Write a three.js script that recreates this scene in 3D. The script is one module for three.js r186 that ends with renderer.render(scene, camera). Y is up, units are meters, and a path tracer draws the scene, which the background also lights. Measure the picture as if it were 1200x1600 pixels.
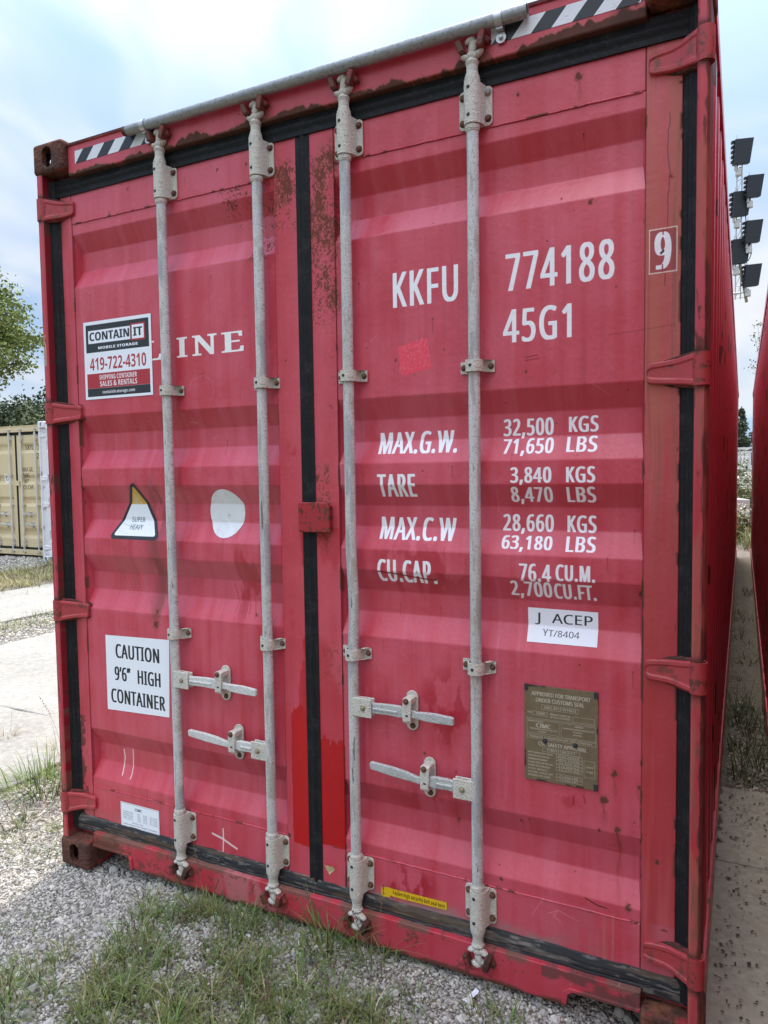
import * as THREE from 'three';
import { RoundedBoxGeometry } from 'three/addons/geometries/RoundedBoxGeometry.js';
import { mergeGeometries } from 'three/addons/utils/BufferGeometryUtils.js';
import { Brush, Evaluator, SUBTRACTION } from 'three-bvh-csg';

// ------------------------------------------------------------------ camera, sky, sun, exposure
const scene = new THREE.Scene();
const camera = new THREE.PerspectiveCamera(70.71, 0.75, 0.05, 1200);
camera.position.set(2.5115, 1.6073, 1.9959);
camera.rotation.order = 'YXZ';
camera.rotation.set(-0.05766, 0.46129, -0.014045);
scene.add(camera);

const renderer = new THREE.WebGLRenderer({ antialias: true });
renderer.toneMapping = THREE.LinearToneMapping;
renderer.toneMappingExposure = 2.8;
renderer.shadowMap.enabled = true;

let seed = 20240917;
function rnd() { seed |= 0; seed = (seed + 0x6D2B79F5) | 0; let t = Math.imul(seed ^ (seed >>> 15), 1 | seed); t = (t + Math.imul(t ^ (t >>> 7), 61 | t)) ^ t; return ((t ^ (t >>> 14)) >>> 0) / 4294967296; }
const rr = (a, b) => a + (b - a) * rnd();
const LAT = new Float32Array(65536); for (let i = 0; i < 65536; i++) LAT[i] = rnd();
function vn(x, y) {
  const xi = Math.floor(x), yi = Math.floor(y); let fx = x - xi, fy = y - yi;
  fx = fx * fx * (3 - 2 * fx); fy = fy * fy * (3 - 2 * fy);
  const a = xi & 255, b = (xi + 1) & 255, c = (yi & 255) << 8, d = ((yi + 1) & 255) << 8;
  const p = LAT[a | c], q = LAT[b | c], r = LAT[a | d], s = LAT[b | d];
  return p + (q - p) * fx + (r - p) * fy + (p - q - r + s) * fx * fy;
}
function fbm(x, y, o = 4) { let s = 0, a = 0.5, n = 0; for (let i = 0; i < o; i++) { s += a * vn(x, y); n += a; x = x * 2.03 + 17.3; y = y * 2.03 + 9.1; a *= 0.5; } return s / n; }
const clamp = (v, a = 0, b = 1) => Math.min(b, Math.max(a, v));
const ss = (a, b, v) => { const t = clamp((v - a) / (b - a)); return t * t * (3 - 2 * t); };
const lerp = (a, b, t) => a + (b - a) * t;
const mix3 = (a, b, t) => [lerp(a[0], b[0], t), lerp(a[1], b[1], t), lerp(a[2], b[2], t)];

const SUN_AZ = THREE.MathUtils.degToRad(-9), SUN_EL = THREE.MathUtils.degToRad(54);   // ahead of the camera, a little to the left, high
const sunDir = new THREE.Vector3(Math.sin(SUN_AZ) * Math.cos(SUN_EL), Math.sin(SUN_EL), -Math.cos(SUN_AZ) * Math.cos(SUN_EL));
{
  const w = 2048, h = 1024, d = new Float32Array(w * h * 4);
  for (let j = 0; j < h; j++) for (let i = 0; i < w; i++) {
    const th = (j + 0.5) / h * Math.PI - Math.PI / 2, ph = ((i + 0.5) / w - 0.5) * 2 * Math.PI;
    // three's equirect: u = atan2(z, x) / 2pi + 0.5, v = asin(y) / pi + 0.5
    const y = Math.sin(th), x = Math.cos(th) * Math.cos(ph), z = Math.cos(th) * Math.sin(ph);
    const e = Math.max(y, 0);
    let c = mix3([0.28, 0.48, 0.76], [0.26, 0.43, 0.76], ss(0.0, 0.75, e));
    const k = 1 / (e + 0.22), px = x * k * 1.15, pz = z * k * 1.15;
    const warp = fbm(px * 1.3 + 4, pz * 1.3 + 8, 3) - 0.5;
    const big = fbm(px * 0.9 + warp * 0.8 + 31.0, pz * 0.9 + 57.5, 5);
    const wisp = fbm(px * 3.1 + warp * 2.2 + 5, pz * 1.6 + 40 + warp, 5);
    let cov = ss(0.43, 0.68, big * 0.74 + wisp * 0.26);
    cov = 0.14 + 0.86 * cov;
    const tone = 0.94 + 0.16 * fbm(px * 1.9 + 70, pz * 1.9 + 20, 4);
    c = mix3(c, [0.81 * tone, 0.82 * tone, 0.84 * tone], cov * 0.94);
    c = mix3(c, [0.50, 0.70, 0.88], 0.55 * (1 - ss(0.0, 0.16, e)));
    const s = Math.max(0, x * sunDir.x + y * sunDir.y + z * sunDir.z);
    const glow = 0.22 * Math.pow(s, 6) + 0.7 * Math.pow(s, 40);
    for (let q = 0; q < 3; q++) c[q] = c[q] * (0.40 + 2.05 * Math.pow(e, 3.4)) + glow * 0.6 * [1, 0.97, 0.92][q];
    if (y < 0) c = [0.12, 0.12, 0.10];
    const o = (j * w + i) * 4; d[o] = c[0]; d[o + 1] = c[1]; d[o + 2] = c[2]; d[o + 3] = 1;
  }
  const sky = new THREE.DataTexture(d, w, h, THREE.RGBAFormat, THREE.FloatType);
  sky.mapping = THREE.EquirectangularReflectionMapping; sky.magFilter = THREE.LinearFilter; sky.minFilter = THREE.LinearFilter;
  sky.colorSpace = THREE.LinearSRGBColorSpace; sky.needsUpdate = true;
  scene.background = sky; scene.environment = sky;
}
const sun = new THREE.DirectionalLight(new THREE.Color().setRGB(1, 0.93, 0.80), 1.8);
sun.position.copy(sunDir).multiplyScalar(60); sun.castShadow = true; sun.shadow.radius = 26;
Object.assign(sun.shadow.camera, { left: -30, right: 30, top: 30, bottom: -30, near: 1, far: 160 });
sun.shadow.mapSize.set(4096, 4096);
scene.add(sun, sun.target);

// ------------------------------------------------------------------ helpers: naming, geometry, textures
const used = {};
function numbered(n) { if (used[n] === undefined) { used[n] = 0; return n; } used[n]++; return n + '_' + String(used[n]).padStart(3, '0'); }
function tag(o, label, category, group, kind) { o.userData.label = label; if (category) o.userData.category = category; if (group) o.userData.group = group; if (kind) o.userData.kind = kind; return o; }
function thing(name, label, category, pos = [0, 0, 0], group) { const o = new THREE.Group(); o.name = numbered(name); o.position.set(...pos); tag(o, label, category, group); scene.add(o); return o; }
function mesh(name, geo, mat, parent, label) { const m = new THREE.Mesh(geo, mat); m.name = parent === scene ? numbered(name) : name; m.castShadow = m.receiveShadow = true; if (label) m.userData.label = label; parent.add(m); return m; }
function structure(name, geo, mat, label, category) { const m = mesh(name, geo, mat, scene); tag(m, label, category, null, 'structure'); return m; }

function flat(g) {
  const n = g.index ? g.toNonIndexed() : g.clone();
  for (const k of Object.keys(n.attributes)) if (!['position', 'normal', 'uv'].includes(k)) n.deleteAttribute(k);
  if (!n.attributes.normal) n.computeVertexNormals();
  if (!n.attributes.uv) n.setAttribute('uv', new THREE.Float32BufferAttribute(new Float32Array(n.attributes.position.count * 2), 2));
  n.clearGroups(); return n;
}
const merge = (list) => mergeGeometries(list.map(flat));
function mv(g, x = 0, y = 0, z = 0) { g.translate(x, y, z); return g; }
function mirrorX(g, cx) {           // mirror about the plane x = cx
  const m = flat(g); m.applyMatrix4(new THREE.Matrix4().makeScale(-1, 1, 1)); m.translate(2 * cx, 0, 0);
  return flip(m);
}
function flip(m) { for (const k of Object.keys(m.attributes)) { const a = m.attributes[k], s = a.itemSize, A = a.array; for (let i = 0; i < a.count; i += 3) for (let q = 0; q < s; q++) { const p = (i + 1) * s + q, r = (i + 2) * s + q, t = A[p]; A[p] = A[r]; A[r] = t; } } return m; }
function scaleG(g, x, y, z) { const m = flat(g); m.applyMatrix4(new THREE.Matrix4().makeScale(x, y, z)); m.computeVertexNormals; if (x * y * z < 0) flip(m); return m; }
function box(x0, x1, y0, y1, z0, z1, r = 0.002, seg = 1) {
  const w = x1 - x0, h = y1 - y0, d = z1 - z0; r = Math.min(r, w / 2.1, h / 2.1, d / 2.1);
  const g = r > 0 ? new RoundedBoxGeometry(w, h, d, seg, r) : new THREE.BoxGeometry(w, h, d);
  return mv(g, (x0 + x1) / 2, (y0 + y1) / 2, (z0 + z1) / 2);
}
function cylY(r0, r1, y0, y1, x, z, seg = 20, open = false) { return mv(new THREE.CylinderGeometry(r1, r0, y1 - y0, seg, 1, open), x, (y0 + y1) / 2, z); }
function boxUV(g, s = 1) {          // uv in metres, by the way each face points
  g = flat(g); const p = g.attributes.position, n = g.attributes.normal, u = g.attributes.uv;
  for (let i = 0; i < p.count; i += 3) {
    const ax = Math.abs(n.getX(i) + n.getX(i + 1) + n.getX(i + 2)), ay = Math.abs(n.getY(i) + n.getY(i + 1) + n.getY(i + 2)), az = Math.abs(n.getZ(i) + n.getZ(i + 1) + n.getZ(i + 2));
    for (let k = i; k < i + 3; k++) { if (az >= ax && az >= ay) u.setXY(k, p.getX(k) * s, p.getY(k) * s); else if (ax >= ay) u.setXY(k, p.getZ(k) * s, p.getY(k) * s); else u.setXY(k, p.getX(k) * s, p.getZ(k) * s); }
  }
  return g;
}
function planarUV(g, x0, y0, w, h) { g = flat(g); const p = g.attributes.position, u = g.attributes.uv; for (let i = 0; i < p.count; i++) u.setXY(i, (p.getX(i) - x0) / w, (p.getY(i) - y0) / h); return g; }
function extrudeXY(pts, z0, z1, bevel = 0.002, holes = []) {
  const s = pts instanceof THREE.Shape ? pts : new THREE.Shape(pts.map(([x, y]) => new THREE.Vector2(x, y)));
  for (const h of holes) s.holes.push(h);
  const g = new THREE.ExtrudeGeometry(s, { depth: z1 - z0 - 2 * bevel, bevelEnabled: bevel > 0, bevelSize: bevel, bevelOffset: -bevel, bevelThickness: bevel, bevelSegments: 2, curveSegments: 10 });
  return mv(g, 0, 0, z0 + bevel);
}
function extrudeY(pts, y0, y1) {     // a section given as (x, z), drawn out upwards
  const s = new THREE.Shape(pts.map(([x, z]) => new THREE.Vector2(x, -z)));
  const g = new THREE.ExtrudeGeometry(s, { depth: y1 - y0, bevelEnabled: false }); g.rotateX(-Math.PI / 2); return mv(g, 0, y0, 0);
}
function wavy(g, ay, az, f, s0) { const p = g.attributes.position; for (let i = 0; i < p.count; i++) { const t = p.getX(i) * f + s0; p.setY(i, p.getY(i) + ay * (fbm(t, s0, 3) - 0.5)); p.setZ(i, p.getZ(i) + az * (fbm(t + 40, s0 + 7, 3) - 0.5)); } g.computeVertexNormals(); return g; }
function extrudeX(pts, x0, x1, steps = 1) {     // a section given as (y, z), drawn out along x
  const s = new THREE.Shape(pts.map(([y, z]) => new THREE.Vector2(-z, y)));
  const g = new THREE.ExtrudeGeometry(s, { depth: x1 - x0, steps, bevelEnabled: false }); g.rotateY(Math.PI / 2); return mv(g, x0, 0, 0);
}
function stadium(w, h) { const s = new THREE.Shape(), r = w / 2, k = h / 2 - r; s.moveTo(r, -k); s.lineTo(r, k); s.absarc(0, k, r, 0, Math.PI); s.lineTo(-r, -k); s.absarc(0, -k, r, Math.PI, 2 * Math.PI); return s; }
function roundRect(x0, y0, x1, y1, r) { const s = new THREE.Shape(); s.moveTo(x0 + r, y0); s.lineTo(x1 - r, y0); s.absarc(x1 - r, y0 + r, r, -Math.PI / 2, 0); s.lineTo(x1, y1 - r); s.absarc(x1 - r, y1 - r, r, 0, Math.PI / 2); s.lineTo(x0 + r, y1); s.absarc(x0 + r, y1 - r, r, Math.PI / 2, Math.PI); s.lineTo(x0, y0 + r); s.absarc(x0 + r, y0 + r, r, Math.PI, 1.5 * Math.PI); return s; }
function tube(points, r, seg = 24, rad = 8) { return new THREE.TubeGeometry(new THREE.CatmullRomCurve3(points.map((p) => new THREE.Vector3(...p))), seg, r, rad, false); }
function bolt(x, y, z, r = 0.0085, h = 0.008, sides = 6) {   // a screw head standing out along +z
  const g = new THREE.CylinderGeometry(r * 0.9, r, h, sides); g.rotateX(Math.PI / 2); const b = new THREE.SphereGeometry(r * 0.86, 8, 4, 0, 6.3, 0, Math.PI / 2); b.rotateX(Math.PI / 2); b.scale(1, 1, 0.35); b.translate(0, 0, h / 2 - 0.0002);
  const w = new THREE.CylinderGeometry(r * 1.25, r * 1.25, 0.0018, 14); w.rotateX(Math.PI / 2); w.translate(0, 0, -h / 2);
  const m = merge([g, b, w]); m.rotateZ(rnd() * 3); return mv(m, x, y, z + h / 2);
}

const enc = (v) => { v = clamp(v); return 255 * (v <= 0.0031308 ? v * 12.92 : 1.055 * Math.pow(v, 1 / 2.4) - 0.055); };
function dataTex(w, h, fn, srgb = true, wrap = true) {       // fn(u, v) returns linear rgb
  const d = new Uint8Array(w * h * 4);
  for (let j = 0; j < h; j++) for (let i = 0; i < w; i++) { const c = fn((i + 0.5) / w, (j + 0.5) / h), o = (j * w + i) * 4; for (let k = 0; k < 3; k++) d[o + k] = srgb ? enc(c[k]) : 255 * clamp(c[k]); d[o + 3] = 255; }
  const t = new THREE.DataTexture(d, w, h); t.colorSpace = srgb ? THREE.SRGBColorSpace : THREE.NoColorSpace; t.magFilter = THREE.LinearFilter; t.minFilter = THREE.LinearMipmapLinearFilter; t.generateMipmaps = true;
  if (wrap) t.wrapS = t.wrapT = THREE.RepeatWrapping; t.needsUpdate = true; return t;
}
// a noise that repeats over 0..1
function tfbm(u, v, f, o = 4) { let s = 0, a = 0.5, n = 0; for (let i = 0; i < o; i++) { const x = u * f, y = v * f, xi = Math.floor(x), yi = Math.floor(y); let fx = x - xi, fy = y - yi; fx = fx * fx * (3 - 2 * fx); fy = fy * fy * (3 - 2 * fy); const L = (p, q) => LAT[((((p % f) + f) % f + i * 37) & 255) | ((((((q % f) + f) % f) + i * 91) & 255) << 8)]; const p = L(xi, yi), q = L(xi + 1, yi), r = L(xi, yi + 1), t = L(xi + 1, yi + 1); s += a * (p + (q - p) * fx + (r - p) * fy + (p - q - r + t) * fx * fy); n += a; a *= 0.55; f *= 2; } return s / n; }
function rep(t, sx, sy = sx) { t.repeat.set(1 / sx, 1 / sy); return t; }

// ------------------------------------------------------------------ painted sheets: a canvas laid out in metres
class Sheet {
  constructor(x0, y0, x1, y1, w, h) {
    Object.assign(this, { x0, y0, x1, y1, w, h }); this.c = document.createElement('canvas'); this.c.width = w; this.c.height = h; this.g = this.c.getContext('2d');
    this.sx = w / (x1 - x0); this.sy = h / (y1 - y0);
  }
  X(x) { return (x - this.x0) * this.sx; } Y(y) { return (this.y1 - y) * this.sy; }
  paint(fn) {                       // fn(x, y) in metres returns linear rgb and roughness
    const im = this.g.createImageData(this.w, this.h), R = new Uint8Array(this.w * this.h * 4);
    for (let j = 0; j < this.h; j++) for (let i = 0; i < this.w; i++) {
      const c = fn(this.x0 + (i + 0.5) / this.sx, this.y1 - (j + 0.5) / this.sy), o = (j * this.w + i) * 4;
      im.data[o] = enc(c[0]); im.data[o + 1] = enc(c[1]); im.data[o + 2] = enc(c[2]); im.data[o + 3] = 255;
      const q = ((this.h - 1 - j) * this.w + i) * 4, r = 255 * clamp(c[3] ?? 0.5); R[q] = R[q + 1] = R[q + 2] = r; R[q + 3] = 255;
    }
    this.g.putImageData(im, 0, 0);
    const t = new THREE.DataTexture(R, this.w, this.h); t.magFilter = THREE.LinearFilter; t.needsUpdate = true; this.rough = t; return this;
  }
  poly(pts, color, alpha = 1) { const g = this.g; g.globalAlpha = alpha; g.fillStyle = color; g.beginPath(); pts.forEach(([x, y], i) => g[i ? 'lineTo' : 'moveTo'](this.X(x), this.Y(y))); g.closePath(); g.fill(); g.globalAlpha = 1; }
  rect(x0, y0, x1, y1, color) { this.poly([[x0, y0], [x1, y0], [x1, y1], [x0, y1]], color); }
  line(pts, width, color, alpha = 1) { const g = this.g; g.globalAlpha = alpha; g.strokeStyle = color; g.lineWidth = width * this.sx; g.lineCap = 'round'; g.lineJoin = 'round'; g.beginPath(); pts.forEach(([x, y], i) => g[i ? 'lineTo' : 'moveTo'](this.X(x), this.Y(y))); g.stroke(); g.globalAlpha = 1; }
  // capital letters from baseline y0 to y1, ink from x0 to x1; fat adds stem width in metres
  text(str, x0, x1, y0, y1, { color = '#e9ebea', font = 'sans-serif', weight = '', fat = 0.002, slant = 0, alpha = 1, tilt = 0, space = 0 } = {}) {
    const g = this.g; g.font = `${weight} 200px ${font}`.trim(); g.letterSpacing = `${space}px`; g.textAlign = 'left'; g.textBaseline = 'alphabetic';
    const m = g.measureText(str), cap = g.measureText('H').actualBoundingBoxAscent, L = -m.actualBoundingBoxLeft, W = m.actualBoundingBoxRight - L;
    const H = (y1 - y0) * this.sy, f = fat * this.sx, kx = ((x1 - x0) * this.sx - f) / W, ky = H / cap;
    g.save(); g.globalAlpha = alpha; g.fillStyle = color;
    const n = Math.max(1, Math.ceil(f / 0.7));
    for (let i = 0; i <= n; i++) { g.setTransform(kx, tilt * kx, -slant * ky, ky, this.X(x0) + f * i / n - L * kx, this.Y(y0)); g.fillText(str, 0, 0); if (f === 0) break; }
    g.restore();
  }
  tex() { const t = new THREE.CanvasTexture(this.c); t.colorSpace = THREE.SRGBColorSpace; t.magFilter = THREE.LinearFilter; t.anisotropy = 8; return t; }
  mat(o = {}) { return new THREE.MeshPhysicalMaterial({ map: this.tex(), ...(this.rough ? { roughnessMap: this.rough, roughness: 1 } : { roughness: 0.5 }), ...o }); }
}

// ------------------------------------------------------------------ materials
const RED_A = [0.605, 0.092, 0.128], RED_B = [0.53, 0.045, 0.066], RED_FRESH = [0.50, 0.012, 0.016], RUST = [0.115, 0.036, 0.02], RUST_D = [0.055, 0.022, 0.014], RUST_O = [0.30, 0.088, 0.045];
const std = (o) => new THREE.MeshStandardMaterial(o);
const rgb = (r, g, b) => new THREE.Color().setRGB(r, g, b);

const galvMap = rep(dataTex(512, 512, (u, v) => { const f = tfbm(u, v, 6, 4), s = tfbm(u, v, 128, 2), b = tfbm(u, v, 24, 3); let k = 0.63 + 0.14 * (f - 0.5) + 0.24 * (s - 0.5); if (b > 0.66) k *= 0.9; let c = [k * 1.0, k * 0.98, k * 0.905]; if (s < 0.24) c = mix3(c, [0.18, 0.16, 0.14], 0.5); return c; }), 0.28);
const galvBump = rep(dataTex(256, 256, (u, v) => { const s = tfbm(u, v, 64, 3); return [s, s, s]; }, false), 0.14);
const M = {
  galv: std({ map: galvMap, roughness: 0.62, bumpMap: galvBump, bumpScale: 0.0012, metalness: 0.05 }),
  cast: std({ map: galvMap, color: rgb(0.98, 0.94, 0.86), roughness: 0.75, bumpMap: galvBump, bumpScale: 0.003 }),
  handleSteel: std({ map: galvMap, color: rgb(0.82, 0.85, 0.86), roughness: 0.5, metalness: 0.25, bumpMap: galvBump, bumpScale: 0.002 }),
  boltRust: std({ map: rep(dataTex(128, 128, (u, v) => { const f = tfbm(u, v, 8, 4); return mix3([0.05, 0.025, 0.016], [0.19, 0.095, 0.055], ss(0.3, 0.7, f)); }), 0.05), roughness: 0.85 }),
  rivet: std({ color: rgb(0.03, 0.032, 0.036), roughness: 0.5 }),
  zinc: std({ color: rgb(0.52, 0.53, 0.54), roughness: 0.35, metalness: 0.7 }),
  brass: std({ color: rgb(0.36, 0.31, 0.2), roughness: 0.45, metalness: 0.5 }),
  conduit: std({ map: rep(dataTex(512, 256, (u, v) => { const f = tfbm(u, v, 5, 4), s = tfbm(u, v, 40, 3); let k = 0.30 + 0.12 * (f - 0.5) + 0.14 * (s - 0.5); return s < 0.30 ? [k * 0.72, k * 0.72, k * 0.7] : [k * 0.97, k, k * 0.99]; }), 0.3), roughness: 0.5, metalness: 0.3, bumpMap: galvBump, bumpScale: 0.0006 }),
  rubber: new THREE.MeshPhysicalMaterial({ map: rep(dataTex(256, 256, (u, v) => { const f = tfbm(u, v, 4, 4), s = tfbm(u, v, 64, 2); const k = 0.008 + 0.008 * f + 0.005 * s, d = ss(0.55, 0.75, tfbm(u, v, 9, 4)) * 0.018 + ss(0.74, 0.80, s) * 0.03; return [k + d * 0.5, k * 1.04 + d * 0.47, k * 1.1 + d * 0.42]; }), 0.4), roughness: 0.6, specularIntensity: 0.35 }),
  rust: std({ map: rep(dataTex(512, 512, (u, v) => { const f = tfbm(u, v, 6, 5), g = tfbm(u, v, 11, 4), s = tfbm(u, v, 70, 2); let c = mix3(RUST_D, RUST, ss(0.3, 0.65, f)); c = mix3(c, [0.21, 0.075, 0.032], ss(0.58, 0.75, g) * 0.7); c = mix3(c, [0.30, 0.022, 0.026], ss(0.60, 0.66, tfbm(u, v, 5, 4)) * 0.85); return c.map((q) => q * (0.7 + 0.6 * s)); }), 0.5), roughness: 0.88, bumpMap: rep(dataTex(256, 256, (u, v) => { const s = tfbm(u, v, 24, 4); return [s, s, s]; }, false), 0.25), bumpScale: 0.006 }),
  keeperRed: std({ map: rep(dataTex(256, 256, (u, v) => { const f = tfbm(u, v, 6, 4), s = tfbm(u, v, 40, 2); return mix3([0.28, 0.024, 0.030], mix3(RUST_D, [0.17, 0.06, 0.035], s), ss(0.34, 0.52, f)).map((q) => q * (0.8 + 0.4 * s)); }), 0.2), roughness: 0.7 }),
  sideRed: new THREE.MeshPhysicalMaterial({ map: rep(dataTex(512, 512, (u, v) => { const f = tfbm(u, v, 4, 5), s = tfbm(u, v, 90, 2); let c = mix3(RED_A, RED_B, f); if (tfbm(u, v, 14, 4) > 0.71) c = RUST; return c.map((q) => q * (0.9 + 0.2 * s)); }), 3), roughness: 0.32 }),
  roofRed: std({ color: rgb(0.3, 0.03, 0.04), roughness: 0.6 }),
  inside: std({ color: rgb(0.1, 0.07, 0.05), roughness: 0.9 }),
};

// ------------------------------------------------------------------ container geometry (door face towards +z, casting faces at z = 0)
const W = 2.438, ZD = -0.060, ZP = -0.063, DEP = 0.036, CAPX = 0.010;
const LEAF = [[0.076, 1.1875], [1.2335, 2.362]], LEAFY = [0.192, 2.712], PANX = [[0.136, 1.092], [1.327, 2.272]], PANY = [0.330, 2.590];
const CORR = [[2.547, 2.483, 2.411, 2.341], [1.838, 1.771, 1.700, 1.630], [1.561, 1.494, 1.4255, 1.354], [1.286, 1.2155, 1.144, 1.069], [0.574, 0.503, 0.4335, 0.367]];
const RODX = [0.6314, 1.0514, 1.3866, 1.8066], RZ = -0.026, RR = 0.0172;

function profile(y0, y1, corr) {    // (y, depth) pairs from top to bottom, bends rounded
  const raw = [[y1, 0]]; for (const [a, b, c, d] of corr) raw.push([a, 0], [b, DEP], [c, DEP], [d, 0]); raw.push([y0, 0]);
  const out = [raw[0]], e = 0.0035;
  for (let i = 1; i < raw.length - 1; i++) {
    const p = raw[i], q = (a) => { const dx = a[0] - p[0], dy = a[1] - p[1], l = Math.hypot(dx, dy), k = Math.min(e, l * 0.45) / l; return [p[0] + dx * k, p[1] + dy * k]; };
    const A = q(raw[i - 1]), B = q(raw[i + 1]);
    for (let t = 0; t <= 5; t++) { const s = t / 5; out.push([0, 1].map((k) => (1 - s) * (1 - s) * A[k] + 2 * s * (1 - s) * p[k] + s * s * B[k])); }
  }
  out.push(raw[raw.length - 1]); return out;
}
function depthAt(prof, y) { for (let i = 0; i < prof.length - 1; i++) if (y <= prof[i][0] && y >= prof[i + 1][0]) { const t = (prof[i][0] - y) / Math.max(1e-9, prof[i][0] - prof[i + 1][0]); return lerp(prof[i][1], prof[i + 1][1], t); } return 0; }
function panelGeo(x0, x1, prof) {
  const pos = [], tri = (...p) => { for (const q of p) pos.push(...q); };
  const Lp = prof.map(([y, d]) => [x0 + CAPX * d / DEP, y, ZP - d]), Rp = prof.map(([y, d]) => [x1 - CAPX * d / DEP, y, ZP - d]);
  for (let i = 0; i < prof.length - 1; i++) { tri(Lp[i], Lp[i + 1], Rp[i + 1]); tri(Lp[i], Rp[i + 1], Rp[i]); }
  for (let i = 0; i < prof.length;) {          // end facets, one fan for each pressing
    if (prof[i][1] <= 0) { i++; continue; }
    const a = i - 1; while (i < prof.length && prof[i][1] > 0) i++;
    for (let k = a + 1; k < i; k++) { tri(Lp[a], Lp[k + 1], Lp[k]); tri(Rp[a], Rp[k], Rp[k + 1]); }
  }
  const g = new THREE.BufferGeometry(); g.setAttribute('position', new THREE.Float32BufferAttribute(pos, 3)); g.computeVertexNormals(); return flat(g);
}
// a thin sheet stuck to the pressed panel: cut at every bend so that it follows the sheet
function decal(pts, prof, off = 0.0012, base = ZP) {
  let ys = prof.map((p) => p[0]); const pos = [];
  const mn = Math.min(...pts.map((p) => p[1])), mx = Math.max(...pts.map((p) => p[1]));
  ys = [mx, ...ys.filter((y) => y < mx && y > mn), mn];
  const cut = (poly, y, keepAbove) => { const o = []; for (let i = 0; i < poly.length; i++) { const a = poly[i], b = poly[(i + 1) % poly.length], ia = keepAbove ? a[1] >= y : a[1] <= y, ib = keepAbove ? b[1] >= y : b[1] <= y; if (ia) o.push(a); if (ia !== ib) { const t = (y - a[1]) / (b[1] - a[1]); o.push([a[0] + (b[0] - a[0]) * t, y]); } } return o; };
  for (let i = 0; i < ys.length - 1; i++) {
    let p = cut(cut(pts, ys[i + 1], true), ys[i], false); if (p.length < 3) continue;
    const v = p.map(([x, y]) => new THREE.Vector2(x, y)); if (THREE.ShapeUtils.isClockWise(v)) v.reverse();
    for (const f of THREE.ShapeUtils.triangulateShape(v, [])) for (const k of f) pos.push(v[k].x, v[k].y, base - depthAt(prof, clamp(v[k].y, ys[i + 1], ys[i])) + off);
  }
  const g = new THREE.BufferGeometry(); g.setAttribute('position', new THREE.Float32BufferAttribute(pos, 3)); g.computeVertexNormals(); return flat(g);
}

// a corner casting: hollow block with the oval holes of the outer faces (outer sides: -x, -y/+y by flip, +z)
const castingGeo = (() => {
  const ev = new Evaluator(); ev.useGroups = false; ev.attributes = ['position', 'normal', 'uv'];
  const B = (g) => { const b = new Brush(g); b.updateMatrixWorld(); return b; };
  let r = ev.evaluate(B(new RoundedBoxGeometry(0.162, 0.118, 0.178, 4, 0.016)), B(new THREE.BoxGeometry(0.118, 0.082, 0.136)), SUBTRACTION);
  const hole = (w, h) => new THREE.ExtrudeGeometry(stadium(w, h), { depth: 0.06, bevelEnabled: false, curveSegments: 8 });
  const f = hole(0.052, 0.080); f.translate(0, 0, 0.045); r = ev.evaluate(r, B(f), SUBTRACTION);
  const s = hole(0.048, 0.074); s.rotateY(Math.PI / 2); s.translate(-0.11, 0, 0); r = ev.evaluate(r, B(s), SUBTRACTION);
  const t = hole(0.06, 0.11); t.rotateX(-Math.PI / 2); t.translate(0, 0.03, 0); r = ev.evaluate(r, B(t), SUBTRACTION);
  const g = flat(r.geometry); g.translate(0.081, -0.059, -0.089); return g;     // outer upper front corner at the origin
})();

// hinge blade: lofted bar from the rounded tip on the door to the knuckle on the post (left-hand hinge)
function hingeGeo(yc, grow = 0, dz = 0) {
  const st = [[0.158, 0.030, -0.051], [0.1565, 0.044, -0.049], [0.152, 0.051, -0.048], [0.142, 0.056, -0.047], [0.12, 0.060, -0.046], [0.10, 0.063, -0.044], [0.082, 0.067, -0.037], [0.064, 0.073, -0.025], [0.048, 0.079, -0.015], [0.034, 0.082, -0.009]];
  const sec = (x, h, z) => { h = h / 2 + grow; const zf = z + dz, zb = -0.0625, c = 0.0035; return [[x, -h, zb], [x, -h, zf - c], [x, -h + c * 0.4, zf - c * 0.4], [x, -h + c, zf], [x, -h + 0.012, zf - 0.0], [x, -h + 0.017, zf - 0.0035], [x, h - 0.017, zf - 0.0035], [x, h - 0.012, zf], [x, h - c, zf], [x, h - c * 0.4, zf - c * 0.4], [x, h, zf - c], [x, h, zb]]; };
  const pos = [], S = st.map(([x, h, z]) => sec(x + grow, h, z));
  for (let i = 0; i < S.length - 1; i++) for (let k = 0; k < S[i].length - 1; k++) pos.push(...S[i][k], ...S[i][k + 1], ...S[i + 1][k + 1], ...S[i][k], ...S[i + 1][k + 1], ...S[i + 1][k]);
  const c = S[0]; for (let k = 1; k < c.length - 1; k++) pos.push(...c[0], ...c[k + 1], ...c[k]);
  const g = new THREE.BufferGeometry(); g.setAttribute('position', new THREE.Float32BufferAttribute(pos, 3)); g.computeVertexNormals();
  const parts = [flat(g)];
  
  return mv(merge(parts), 0, yc, 0);
}
const seal = (w) => { const p = []; const n = 12; for (let i = 0; i <= n; i++) { const t = i / n; p.push([t * w, 0.004 * Math.sin(t * Math.PI) + 0.0022 * Math.cos(t * Math.PI * 4)]); } return p; };
const bulge = (a, b, z) => [[a, z - 0.03], ...seal(b - a).map(([t, q]) => [a + t, z + q]), [b, z - 0.03]];

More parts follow.
